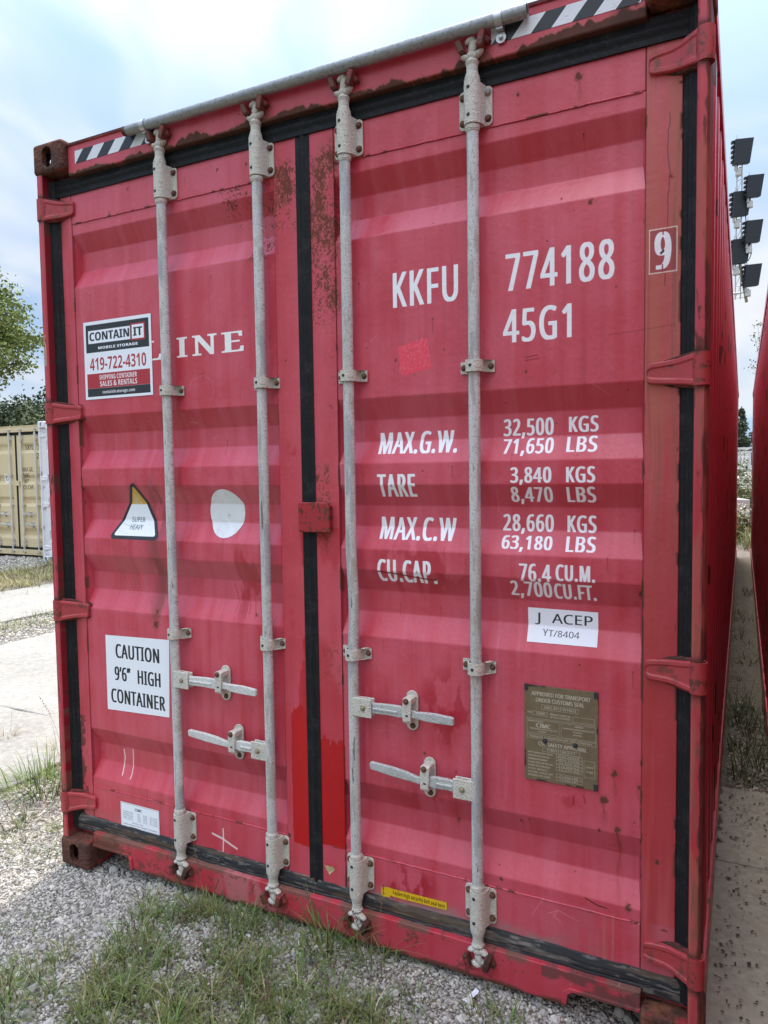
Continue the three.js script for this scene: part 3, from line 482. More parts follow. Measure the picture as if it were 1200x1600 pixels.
for (const [S, a, b] of [[dl, 0.16, 1.08], [dr, 1.34, 2.26]]) {
  for (let i = 0; i < 70; i++) { const x = rr(a, b), y = rr(0.36, 2.68), r = rr(0.0010, 0.0032); if (rnd() < 0.4) for (const w of [0.9, 0.5]) S.line([[x, y], [x + rr(-0.001, 0.001), y - rr(0.01, 0.06)]], r * w, '#7c2318', 0.4); S.poly([[x - r, y], [x, y + r * rr(0.6, 1.4)], [x + r * rr(0.7, 1.4), y], [x, y - r]], rnd() < 0.6 ? '#4a1a12' : '#7a2a1c', 0.85); }
  for (let i = 0; i < 60; i++) { const x = rr(a, b), y = rr(0.36, 2.6), l = rr(0.01, 0.07), d = rr(0, 3.14); S.line([[x, y], [x + Math.cos(d) * l * 0.5, y + Math.sin(d) * l * 0.5 + rr(-0.002, 0.002)], [x + Math.cos(d) * l, y + Math.sin(d) * l]], rr(0.0006, 0.0013), rnd() < 0.55 ? '#e9a3a8' : '#8c1f30', rr(0.15, 0.45)); }
  for (let i = 0; i < 46; i++) { const x = rr(a, b), y = rr(0.5, 2.6), l = rr(0.08, 0.4); for (const w of [0.016, 0.009, 0.004]) S.line([[x, y], [x + rr(-0.004, 0.004), y - l * 0.5], [x + rr(-0.004, 0.004), y - l]], w, rnd() < 0.5 ? '#efa8b0' : '#8a2030', 0.045); }
}
// runs of chalk below the letters, then the letters
const WHITE = '#f0f2f2';
for (const [x, y, l] of [[1.93, 2.11, 0.15], [2.0, 2.11, 0.2], [2.06, 2.11, 0.12], [2.11, 2.11, 0.25], [2.16, 2.11, 0.22], [1.56, 2.10, 0.12], [1.64, 2.10, 0.16], [1.70, 2.10, 0.1], [1.95, 1.965, 0.2], [2.05, 1.965, 0.16]]) for (const w of [0.022, 0.014, 0.007]) dr.line([[x, y], [x + 0.002, y - l * 0.6], [x, y - l]], w, '#8c2438', 0.05);
{ const P0 = [[1.544, 1.990], [1.644, 2.010], [1.656, 1.917], [1.556, 1.901]]; dr.poly(P0, '#ea4658', 0.9); for (let i = 0; i < 140; i++) { const u = rnd(), v = rnd(); dr.poly([[0, 0], [0.006, 0.002], [0.004, 0.008], [-0.002, 0.006]].map(([a, b]) => [1.547 + u * 0.098 + v * 0.008 + a * rr(0.3, 1.2), 1.905 + v * 0.085 + u * 0.018 + b * rr(0.3, 1.2)]), rnd() < 0.5 ? '#d23c50' : '#f0707c', 0.5); } }
dr.text('KKFU', 1.5226, 1.7419, 2.1117, 2.2169, { fat: 0.0055, space: 16, color: WHITE }); dr.text('774188', 1.8831, 2.1905, 2.1187, 2.2219, { fat: 0.006, space: 18, color: WHITE }); dr.text('45G1', 1.8761, 2.0764, 1.9715, 2.0647, { fat: 0.0055, space: 16, color: WHITE });
dr.text('MAX.G.W.', 1.4596, 1.7293, 1.6595, 1.7283, { fat: 0.005, space: 8, color: WHITE }); dr.text('TARE', 1.4603, 1.5952, 1.5231, 1.595, { fat: 0.0055, space: 16, color: WHITE }); dr.text('MAX.C.W', 1.4594, 1.72, 1.386, 1.4562, { fat: 0.005, space: 8, color: WHITE }); dr.text('CU.CAP.', 1.4569, 1.6621, 1.2514, 1.3221, { fat: 0.0055, space: 16, color: WHITE });
for (const [s, a, b, y0, y1, sl] of [['32,500', 1.869, 2.0198, 1.7033, 1.7547, 0], ['KGS', 2.0616, 2.1462, 1.7079, 1.7547, 0], ['71,650', 1.8712, 2.023, 1.6503, 1.6966, 0], ['LBS', 2.0583, 2.1454, 1.6513, 1.6976, 0], ['3,840', 1.8991, 2.0213, 1.5659, 1.612, 0], ['KGS', 2.0613, 2.1435, 1.5659, 1.612, 0], ['8,470', 1.8964, 2.0216, 1.5085, 1.5548, 0], ['LBS', 2.0599, 2.1427, 1.5085, 1.5548, 0], ['28,660', 1.8664, 2.0201, 1.4208, 1.4725, 0], ['KGS', 2.0578, 2.1413, 1.4208, 1.4705, 0], ['63,180', 1.8675, 2.02, 1.3688, 1.411, 0], ['LBS', 2.0575, 2.1424, 1.3669, 1.411, 0], ['76.4', 1.9245, 2.0208, 1.2778, 1.3316, 0], ['CU.M.', 2.0321, 2.1443, 1.2833, 1.3316, 0], ['2,700', 1.894, 2.0192, 1.2291, 1.2768, 0], ['CU.FT.', 2.0242, 2.1444, 1.228, 1.2768, 0]]) dr.text(s, a, b, y0 + 0.0012, y1 - 0.0016, { fat: 0.0042, space: 14, slant: sl, color: WHITE });
// the check digit in its frame
dr.poly([[2.283, 2.116], [2.351, 2.117], [2.351, 2.229], [2.283, 2.228]], '#92303a', 0.45);
for (const [a, b] of [[[2.2835, 2.116], [2.2835, 2.228]], [[2.351, 2.117], [2.351, 2.229]], [[2.283, 2.2285], [2.351, 2.2295]], [[2.283, 2.116], [2.351, 2.117]]]) dr.line([a, b], 0.0026, '#e6dcc8', 0.9);
dr.text('9', 2.2957, 2.3377, 2.1268, 2.2199, { fat: 0.009, color: WHITE });
dr.line([[2.317, 2.214], [2.317, 2.226]], 0.003, '#92303a'); dr.line([[2.316, 2.118], [2.316, 2.136]], 0.003, '#92303a'); dr.line([[2.312, 2.166], [2.318, 2.171]], 0.005, '#4a1c14');
for (const [a, b] of [[[1.948, 1.925], [1.983, 1.929]], [[1.948, 1.916], [1.985, 1.920]]]) dr.line([a, b], 0.003, '#8a1d32', 0.8);
dr.line([[1.462, 1.283], [1.53, 1.277], [1.60, 1.268], [1.66, 1.262]], 0.0035, '#6b2118', 0.8);
const scrR = (pts, w = 0.0016, a = 0.55) => dr.line(pts, w, '#e2a9ae', a);
scrR([[1.965, 0.276], [2.00, 0.335]]); scrR([[2.012, 0.292], [2.045, 0.309], [2.07, 0.300], [2.10, 0.292]]); scrR([[2.038, 0.305], [2.03, 0.288], [2.05, 0.276], [2.046, 0.268]]); scrR([[1.92, 0.33], [1.94, 0.327]]); scrR([[2.03, 0.655], [2.045, 0.668]], 0.001); scrR([[2.06, 0.665], [2.07, 0.655]], 0.001);
dr.line([[2.085, 0.634], [2.088, 0.662]], 0.003, '#8a1426', 0.8); dr.line([[2.115, 0.668], [2.12, 0.645]], 0.003, '#8a1426', 0.7); dr.line([[2.12, 0.365], [2.155, 0.352], [2.18, 0.350]], 0.003, '#53241a', 0.9);
dr.line([[2.18, 1.968], [2.27, 1.972]], 0.001, '#5a1420', 0.6); dr.line([[2.28, 1.973], [2.35, 1.978]], 0.001, '#5a2a18', 0.6);
for (let i = 0; i < 26; i++) { const x = rr(1.4, 2.25), y = rr(0.4, 2.55); dr.line([[x, y], [x + rr(-0.02, 0.02), y - rr(0.004, 0.05)]], rr(0.0006, 0.0014), rnd() < 0.5 ? '#d8848f' : '#7c1c2c', 0.35); }
for (const [q, a, b] of [['L', 0.488, 0.577], ['I', 0.650, 0.700], ['N', 0.723, 0.836], ['E', 0.856, 0.953]]) dl.text(q, a, b, 2.030, 2.101, { font: 'serif', weight: 'bold', fat: 0.003, color: '#f2f0ea' });
const scrL = (pts, w = 0.002, a = 0.7) => dl.line(pts, w, '#ead6cf', a);
scrL([[0.277, 0.490], [0.282, 0.46], [0.277, 0.44], [0.283, 0.405], [0.285, 0.395]], 0.0055, 0.9); scrL([[0.326, 0.500], [0.327, 0.47], [0.325, 0.44], [0.333, 0.40], [0.330, 0.388]], 0.0045, 0.9);
scrL([[0.755, 0.262], [0.80, 0.253], [0.845, 0.236], [0.868, 0.228]], 0.0065, 0.92); scrL([[0.806, 0.290], [0.806, 0.25], [0.803, 0.205]], 0.0058, 0.92);
scrL([[0.70, 1.905], [0.72, 1.945], [0.77, 1.957], [0.81, 1.935], [0.815, 1.90], [0.80, 1.862]], 0.0018, 0.22); scrL([[0.68, 1.795], [0.72, 1.79]], 0.0018, 0.45); scrL([[0.70, 1.808], [0.706, 1.785]], 0.0018, 0.4); scrL([[0.775, 1.73], [0.80, 1.742]], 0.0014, 0.3);
for (let i = 0; i < 6; i++) scrL([[0.30 + i * 0.022, 1.205], [0.33 + i * 0.022, 1.14]], 0.0012, 0.22);
for (let i = 0; i < 26; i++) { const x = rr(0.18, 1.06), y = rr(0.4, 2.55); dl.line([[x, y], [x + rr(-0.02, 0.02), y - rr(0.004, 0.05)]], rr(0.0006, 0.0014), rnd() < 0.5 ? '#d8848f' : '#7c1c2c', 0.35); }
for (let i = 0; i < 7; i++) dl.line([[0.86 + i * 0.028, 1.20 - i * 0.01], [0.88 + i * 0.028, 1.14 - i * 0.012], [0.875 + i * 0.03, 1.10]], 0.006, '#8f1a30', 0.28);

// header, sill and posts
const hd = new Sheet(0, 2.72, W, 2.90, 2048, 160).paint((x, y) => {
  let c = redBase(x, y * 1.0); c = over(c, [0.44, 0.036, 0.052], 0.5);
  const edge = 2.757 + 0.075 * Math.max(0, fbm(x * 9, 4, 5) * 0.75 + fbm(x * 60, 14, 3) * 0.25 - 0.32) * (x > 1.3 ? 1.35 : 1.0) + 0.003 * vn(x * 200, y * 200);
  c = over(c, RUST_O, ss(edge + 0.007, edge + 0.002, y) * 0.6, 0.8); c = over(c, mix3(RUST_D, RUST, fbm(x * 40, y * 60, 3)), ss(edge + 0.003, edge - 0.003, y), 0.9);
  c = over(c, RUST_D, ss(2.866, 2.872, y + 0.006 * (fbm(x * 30, 2, 3) - 0.5)) * 0.9, 0.9);
  const n = vn(x * 120, y * 120); if (n > 0.975) c = over(c, RUST_D, 0.9, 0.9);
  for (const rx of RODX) c = over(c, RUST, bump1(x - rx - 0.03, 0.03) * ss(2.83, 2.79, y) * ss(0.4, 0.55, fbm(x * 50, y * 50, 3)) * 0.9, 0.9);
  if (x > 2.17) c = over(c, RUST_D, ss(2.17, 2.24, x) * ss(0.35, 0.6, fbm(x * 20, y * 30, 3)), 0.9);
  return c;
});
const sl = new Sheet(0, 0.03, W, 0.19, 2048, 144).paint((x, y) => {
  let c = redBase(x, y); c = over(c, [0.42, 0.020, 0.032], 0.5 + 0.35 * (fbm(x * 5, y * 8, 3) - 0.5));
  c = over(c, [0.48, 0.17, 0.17], ss(0.76, 0.86, x) * ss(1.10, 1.02, x) * 0.75 * ss(0.3, 0.5, fbm(x * 20, y * 10, 3)));
  for (const [sx, w] of [[1.23, 0.035], [0.52, 0.018], [0.24, 0.08], [1.43, 0.03], [0.62, 0.04]]) c = over(c, [0.15, 0.07, 0.03], bump1(x - sx, w) * ss(0.35, 0.6, fbm(x * 30, y * 20, 3) + 0.1) * 0.85, 0.85);
  c = over(c, RUST, ss(0.60, 0.66, fbm(x * 90, y * 110, 3) * 0.5 + fbm(x * 12, y * 26, 3) * 0.5) * 0.7, 0.85);
  c = over(c, RUST, ss(0.062, 0.050, y + 0.02 * (fbm(x * 22, 3, 3) - 0.5)), 0.9); c = over(c, [0.13, 0.09, 0.06], ss(0.125, 0.15, y) * ss(0.4, 0.6, fbm(x * 12, y * 20, 3)) * 0.8, 0.9);
  if (x > 2.0) c = over(c, [0.10, 0.045, 0.035], ss(0.45, 0.6, fbm(x * 14, y * 30, 4)) * 0.8, 0.9);
  if (x < 0.36) c = over(c, RUST, ss(0.4, 0.55, fbm(x * 18, y * 26, 4)) * 0.85, 0.9);
  const n = vn(x * 210, y * 210); if (n > 0.96) c = over(c, [0.5, 0.3, 0.24], 0.6);
  return c;
});
const postPaint = (k) => (x, y) => {
  let c = redBase(x * 2, y); c = over(c, [0.42, 0.024, 0.036], 0.5); const n = fbm(x * 36, y * 7, 4), m = fbm(x * 110, y * 22 + 8, 4);
  c = over(c, RUST, ss(0.60, 0.66, n * 0.45 + m * 0.55) * 0.85, 0.88);
  const t = (k ? (W - x) : x) - 0.006;          // distance from the outer face
  c = over(c, mix3(RUST_D, RUST, m), ss(0.016, 0.010, t + 0.016 * (m - 0.5) + 0.010 * (fbm(x * 9, y * 9 + 3, 3) - 0.45)) * 0.85, 0.9);
  if (k) { c = over(c, [0.42, 0.11, 0.075], ss(0.5, 0.62, fbm(x * 30, y * 4 + 20, 4)) * 0.7, 0.7); c = over(c, [0.55, 0.012, 0.018], ss(0.60, 0.64, fbm(x * 14, y * 2 + 7, 3)) * 0.8, 0.4); }
  else if (y > 2.04 && y < 2.16 && x < 0.03 && fbm(x * 90, y * 60, 3) > 0.42) c = [0.42, 0.30, 0.2, 0.8];
  if (t > 0.0322) c = over([0.22, 0.010, 0.016, 0.5], mix3(RUST_D, RUST, m), ss(0.52, 0.62, n * 0.5 + m * 0.5) * 0.9, 0.85);  // inner post face: rust over a red darkened to stand for its shade
  if (y < 1.0) c = over(c, [0.22, 0.10, 0.06], 0.4 * ss(0.45, 0.6, m), 0.85);
  for (const yy of [2.648, 1.8534, 1.058, 0.2625]) c = over(c, RUST_D, bump1(Math.abs(y - yy) - 0.045, 0.012) * 0.8, 0.9);
  return c;
};
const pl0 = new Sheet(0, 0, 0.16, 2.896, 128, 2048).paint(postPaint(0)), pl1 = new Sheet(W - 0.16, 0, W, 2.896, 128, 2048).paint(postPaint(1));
const plt = new Sheet(1.17, 1.39, 1.32, 1.52, 256, 224).paint((x, y) => { let c = [...mix3([0.40, 0.014, 0.02], [0.32, 0.02, 0.026], fbm(x * 20, y * 20, 3)), 0.5]; const e = Math.min(x - 1.182, 1.304 - x, y - 1.405, 1.505 - y); c = over(c, RUST, ss(0.60, 0.66, fbm(x * 130, y * 110, 4) + (x > 1.26 ? 0.05 : -0.05) + 0.12 * ss(0.012, 0.002, e)), 0.9); return c; });
plt.line([[1.1965, 1.463], [1.1965, 1.482]], 0.004, '#3d1612'); 
const sillRubber = std({ map: rep(dataTex(1024, 128, (u, v) => { const f = tfbm(u, v, 12, 5), s = tfbm(u, v, 64, 3), g = tfbm(u, v, 5, 3); const k = 0.014 + 0.012 * f; let c = [k, k * 1.04, k * 1.08]; c = mix3(c, [0.15, 0.13, 0.105], ss(0.46, 0.62, f * 0.6 + s * 0.4) * ss(0.38, 0.58, g) * 0.75); c = mix3(c, [0.22, 0.21, 0.19], ss(0.64, 0.70, s) * 0.5); return mix3(c, [0.11, 0.07, 0.035], ss(0.6, 0.66, tfbm(u, v, 9, 4)) * 0.6); }), 2.4, 0.3), roughness: 0.75 });
const hingeRed = std({ map: rep(dataTex(512, 512, (u, v) => { const f = tfbm(u, v, 6, 4), m = tfbm(u, v, 30, 4), s = tfbm(u, v, 100, 2); let c = mix3([0.47, 0.036, 0.052], [0.40, 0.060, 0.056], f); c = mix3(c, [0.17, 0.05, 0.035], ss(0.58, 0.68, f * 0.4 + m * 0.6) * 0.8); return c.map((q) => q * (0.92 + 0.16 * s)); }), 0.6), roughness: 0.5 });
const knuckleMat = std({ map: rep(dataTex(256, 256, (u, v) => { const f = tfbm(u, v, 5, 4), m = tfbm(u, v, 26, 4); let c = mix3([0.42, 0.026, 0.04], [0.36, 0.06, 0.05], f); c = mix3(c, RUST, ss(0.50, 0.62, m * 0.6 + f * 0.4) * 0.9); return c; }), 0.3), roughness: 0.6 });
const weldRust = std({ map: rep(dataTex(256, 256, (u, v) => { const f = tfbm(u, v, 10, 4); return mix3(RUST_D, [0.20, 0.03, 0.03], ss(0.4, 0.65, f)); }), 0.2), roughness: 0.85 });

const dentMap = (k) => dataTex(512, 1024, (u, v) => { const x = u * 1.23 + k * 5, y = v * 2.54; const h = 0.62 * fbm(x * 2.6, y * 2.6, 3) + 0.28 * fbm(x * 9, y * 7, 2) + 0.06 * fbm(x * 90, y * 90, 2); return [h, h, h]; }, false, false);
const rodEach = RODX.map((rx, i) => { const s = new Sheet(rx - 0.03, 0.19, rx + 0.03, 2.72, 48, 2048).paint((x, y) => { const X = (x - rx) * 1.4 + i * 3; const f = fbm(X * 20, y * 4, 4), sp = fbm(X * 330, y * 330, 2), b = fbm(X * 60, y * 12, 3); let k = 0.62 + 0.20 * (f - 0.5) + 0.28 * (sp - 0.5); let c = [k, k * 0.985, k * (0.91 + 0.08 * (f - 0.5))]; c = mix3(c, [0.36, 0.31, 0.23], ss(0.58, 0.72, b) * 0.5); if (sp < 0.24) c = mix3(c, [0.2, 0.18, 0.16], 0.55); c = mix3(c, [0.33, 0.35, 0.37], ss(0.6, 0.66, fbm(X * 40, y * 6 + 30, 3)) * 0.5); return [...c, 0.6]; });
  const sc = (y, l, dx, a = 0.75) => { for (let q = 0; q < 6; q++) s.line([[rx + dx + rr(-0.003, 0.003), y + rr(-l, l)], [rx + dx + rr(-0.003, 0.003), y + rr(-l, l)]], rr(0.0012, 0.003), '#47433c', a * rr(0.5, 1)); };
  if (i === 1) { sc(1.46, 0.05, 0); sc(1.06, 0.02, 0.004, 0.4); } if (i === 2) { sc(1.19, 0.035, 0.008); sc(0.70, 0.05, 0.006, 0.6); sc(0.62, 0.03, 0.002, 0.5); } if (i === 0) { sc(1.20, 0.02, 0.01, 0.5); sc(1.72, 0.015, 0.0, 0.4); } if (i === 3) { sc(1.62, 0.02, 0.0, 0.35); sc(0.4, 0.02, 0.006, 0.35); }
  return s.mat({ bumpMap: galvBump, bumpScale: 0.0008, metalness: 0.05 }); });
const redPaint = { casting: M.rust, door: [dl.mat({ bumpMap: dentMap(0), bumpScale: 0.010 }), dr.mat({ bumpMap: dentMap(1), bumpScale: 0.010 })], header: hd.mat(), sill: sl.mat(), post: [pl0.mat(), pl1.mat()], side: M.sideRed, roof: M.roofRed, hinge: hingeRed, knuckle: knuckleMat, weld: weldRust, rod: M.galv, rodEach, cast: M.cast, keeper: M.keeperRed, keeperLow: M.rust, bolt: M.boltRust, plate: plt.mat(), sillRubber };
const main = makeContainer({ name: 'shipping_container', label: 'faded red shipping container with white registration lettering and four grey lock rods', pos: [0, 0, 0], H: 2.896, L: 12.19, group: 'shipping containers in the yard', paint: redPaint, detail: true, doorLabels: ['left door with pasted stickers and a white word', 'right door with white weight figures and a brass-coloured plate'] });
const doors = main.root.children.filter((c) => c.name === 'door'), PR = main.prof;

// ---- stickers, plates and tapes on the doors
function sticker(name, pts, sheet, door, label, off = 0.0012, mo = {}) { const g = planarUV(decal(pts, PR, off), sheet.x0, sheet.y0, sheet.x1 - sheet.x0, sheet.y1 - sheet.y0); return mesh(name, g, sheet.mat({ roughness: 0.42, side: THREE.DoubleSide, ...mo }), door, label); }
const quad = (x0, y0, x1, y1) => [[x0, y0], [x1, y0], [x1, y1], [x0, y1]];
{
  const s = new Sheet(0.178, 1.902, 0.531, 2.203, 1024, 880), D = '#23282b', R = '#b02a33'; s.rect(0.178, 1.902, 0.531, 2.203, '#eef0f3');
  s.rect(0.190, 2.083, 0.519, 2.190, D); s.rect(0.203, 2.118, 0.425, 2.168, '#eef0f3'); s.text('CONTAIN', 0.209, 0.421, 2.128, 2.160, { color: D, weight: 'bold', fat: 0.002 });
  s.rect(0.428, 2.112, 0.500, 2.176, R); s.rect(0.434, 2.118, 0.494, 2.170, '#eef0f3'); s.text('IT', 0.440, 0.487, 2.128, 2.160, { color: D, weight: 'bold', fat: 0.002 });
  s.text('MOBILE STORAGE', 0.255, 0.462, 2.094, 2.104, { color: '#eef0f3', weight: 'bold', fat: 0.0005 });
  s.text('419-722-4310', 0.207, 0.502, 2.014, 2.062, { color: R, weight: 'bold', fat: 0 });
  s.rect(0.190, 1.944, 0.519, 2.001, R); s.text('SHIPPING CONTAINER', 0.256, 0.453, 1.976, 1.994, { color: '#e6e3e2', weight: 'bold', fat: 0 }); s.text('SALES & RENTALS', 0.258, 0.453, 1.950, 1.970, { color: '#e6e3e2', weight: 'bold', fat: 0 });
  s.rect(0.190, 1.912, 0.519, 1.9435, D); s.text('containit-storage.com', 0.270, 0.440, 1.922, 1.934, { color: '#e6e3e2', weight: 'bold', fat: 0 });
  sticker('sticker', quad(0.178, 1.902, 0.531, 2.203), s, doors[0], 'white, black and red advertising sticker with a telephone number', 0.002);
}
{
  const s = new Sheet(0.234, 0.662, 0.573, 0.978, 960, 896); s.rect(0.23, 0.66, 0.58, 0.98, '#f0f2f5');
  for (const [t, a, b, y0, y1] of [['CAUTION', 0.286, 0.517, 0.880, 0.935], ['9’6”', 0.277, 0.365, 0.789, 0.843], ['HIGH', 0.400, 0.520, 0.787, 0.841], ['CONTAINER', 0.254, 0.540, 0.697, 0.752]]) s.text(t, a, b, y0, y1, { color: '#23262a', fat: 0.0050, space: 10 });
  s.line([[0.29, 0.757], [0.293, 0.745]], 0.002, '#5a5a58');
  sticker('sticker', [[0.236, 0.966], [0.571, 0.976], [0.560, 0.675], [0.235, 0.664]], s, doors[0], 'white square sticker with black caution wording');
}
{
  const pts = [[0.396, 1.563], [0.401, 1.570], [0.410, 1.573], [0.419, 1.570], [0.425, 1.563], [0.470, 1.470], [0.522, 1.376], [0.524, 1.366], [0.519, 1.357], [0.510, 1.354], [0.40, 1.354], [0.296, 1.354], [0.285, 1.357], [0.280, 1.366], [0.283, 1.376], [0.340, 1.470]];
  const s = new Sheet(0.27, 1.345, 0.53, 1.58, 640, 580); s.rect(0.27, 1.34, 0.54, 1.59, '#26282a');
  s.poly([[0.410, 1.558], [0.415, 1.553], [0.46, 1.462], [0.507, 1.375], [0.506, 1.369], [0.500, 1.367], [0.303, 1.367], [0.297, 1.370], [0.297, 1.376], [0.352, 1.466], [0.405, 1.553]], '#eef1f3');
  s.poly([[0.410, 1.558], [0.415, 1.553], [0.446, 1.489], [0.366, 1.489], [0.405, 1.553]], '#d8a742'); s.poly([[0.398, 1.53], [0.404, 1.53], [0.424, 1.491], [0.372, 1.491]], '#d9c08c', 0.75);
  s.text('SUPER', 0.367, 0.436, 1.420, 1.439, { color: '#4a4d50', fat: 0.0008 }); s.text('HEAVY', 0.368, 0.434, 1.391, 1.410, { color: '#4a4d50', fat: 0.0008 });
  s.line([[0.325, 1.413], [0.365, 1.403]], 0.001, '#8a8d90'); s.line([[0.315, 1.385], [0.37, 1.372]], 0.0008, '#9a9da0', 0.6); for (let i = 0; i < 50; i++) { const x = rr(0.385, 0.425), y = rr(1.495, 1.53); s.line([[x, y], [x + 0.003, y - 0.004]], 0.001, '#e9d9b4', 0.5); }
  sticker('sticker', pts, s, doors[0], 'black-edged triangular weight warning sticker with a yellow tip');
}
{
  const pts = []; for (let i = 0; i < 28; i++) { const a = i / 28 * 2 * Math.PI; pts.push([0.836 + 0.079 * Math.cos(a) * (1 + 0.03 * Math.sin(3 * a)), 1.4595 + 0.0885 * Math.sin(a)]); }
  const s = new Sheet(0.75, 1.36, 0.92, 1.56, 256, 256).paint((x, y) => { const k = 0.78 + 0.10 * (fbm(x * 30, y * 30, 3) - 0.5) - 0.05 * ss(0.6, 0.7, fbm(x * 70, y * 70, 3)); return [k * 0.99, k, k * 0.98, 0.45]; }); s.line([[0.838, 1.446], [0.842, 1.456], [0.848, 1.450]], 0.0015, '#7a7c7a');
  sticker('sticker', pts, s, doors[0], 'blank white round-sided sticker between the two rods');
}
{
  const s = new Sheet(0.289, 0.196, 0.495, 0.296, 824, 400); s.rect(0.28, 0.19, 0.5, 0.3, '#eef1f3'); const B = '#51616e';
  s.g.strokeStyle = B; s.g.lineWidth = 4; s.g.strokeRect(16, 16, 824 - 32, 400 - 32);
  s.text('CIMC', 0.366, 0.404, 0.270, 0.281, { color: '#2c343c', weight: 'bold', fat: 0.0006 });
  const L = [['MAXIMUM GROSS', 'KGS', '32,500', 'LBS 71,650'], ['MAXIMUM TARE', 'KGS', '3,840', 'LBS 8,470'], ['MAXIMUM PAYLOAD', 'KGS', '28,660', '63,180'], ['CUBIC CAPACITY', 'CU.M', '76.4', '2,700'], ['CUBIC CAPACITY', 'CU.M', '76.4', '2,700']];
  L.forEach((r, i) => { const y = 0.257 - i * 0.0072; s.text(r[0], 0.302, 0.356, y, y + 0.0042, { color: B, fat: 0.0002 }); s.text(r[1], 0.380, 0.395, y, y + 0.0042, { color: B, fat: 0.0002 }); s.text(r[2], 0.408, 0.430, y, y + 0.0042, { color: B, fat: 0.0002 }); s.text(r[3], 0.444, 0.484, y, y + 0.0042, { color: B, fat: 0.0002 }); });
  s.text('CHINA INTERNATIONAL MARINE CONTAINERS', 0.302, 0.482, 0.206, 0.2105, { color: B, fat: 0.0003 }); s.text('MODEL NO.', 0.35, 0.41, 0.216, 0.2205, { color: B, fat: 0.0003 });
  mesh('sticker', planarUV(decal(quad(0.290, 0.197, 0.494, 0.295).map(([x, y]) => [x, y + 0.001]), PR, 0.0014, ZD), 0.289, 0.196, 0.206, 0.1), s.mat({ roughness: 0.45, side: THREE.DoubleSide }), doors[0], 'small white data sticker printed in fine blue-grey lines');
}
{
  const s = new Sheet(1.944, 1.094, 2.151, 1.198, 824, 416); s.rect(1.94, 1.09, 2.16, 1.21, '#eff2f6'); s.text('J', 1.966, 1.982, 1.153, 1.181, { color: '#2a2d30', fat: 0.0012 }); s.text('ACEP', 2.016, 2.133, 1.153, 1.181, { color: '#2a2d30', fat: 0.0012 });
  s.text('Y', 1.991, 2.007, 1.116, 1.135, { color: '#4c5054', fat: 0.0004 }); s.text('T/8404', 2.008, 2.098, 1.116, 1.133, { color: '#4c5054', fat: 0.0004 });
  sticker('sticker', [[1.947, 1.097], [2.149, 1.098], [2.148, 1.194], [1.945, 1.195]], s, doors[1], 'white label with a two-line inspection code in black letters');
}
{
  const pts = [[1.461, 0.237], [1.466, 0.231], [1.474, 0.237], [1.488, 0.240], [1.50, 0.2385], [1.692, 0.2415], [1.692, 0.2165], [1.505, 0.212], [1.497, 0.215], [1.492, 0.211], [1.493, 0.206], [1.461, 0.204]];
  const s = new Sheet(1.455, 0.200, 1.70, 0.246, 980, 184).paint((x, y) => [0.80 - 0.06 * fbm(x * 40, y * 40, 3), 0.50 - 0.05 * fbm(x * 60, y * 40, 3), 0.014, 0.4]);
  s.text('Fasten high security bolt seal here', 1.504, 1.686, 0.2205, 0.2335, { color: '#2a2412', weight: 'bold', fat: 0, tilt: 0.0 }); s.poly([[1.512, 0.216], [1.523, 0.244], [1.528, 0.240], [1.519, 0.216]], '#c98d12', 0.6);
  mesh('sticker', planarUV(decal(pts, PR, 0.0014, ZD), s.x0, s.y0, s.x1 - s.x0, s.y1 - s.y0), s.mat({ side: THREE.DoubleSide }), doors[1], 'narrow yellow arrow sticker above the bottom seal');
}
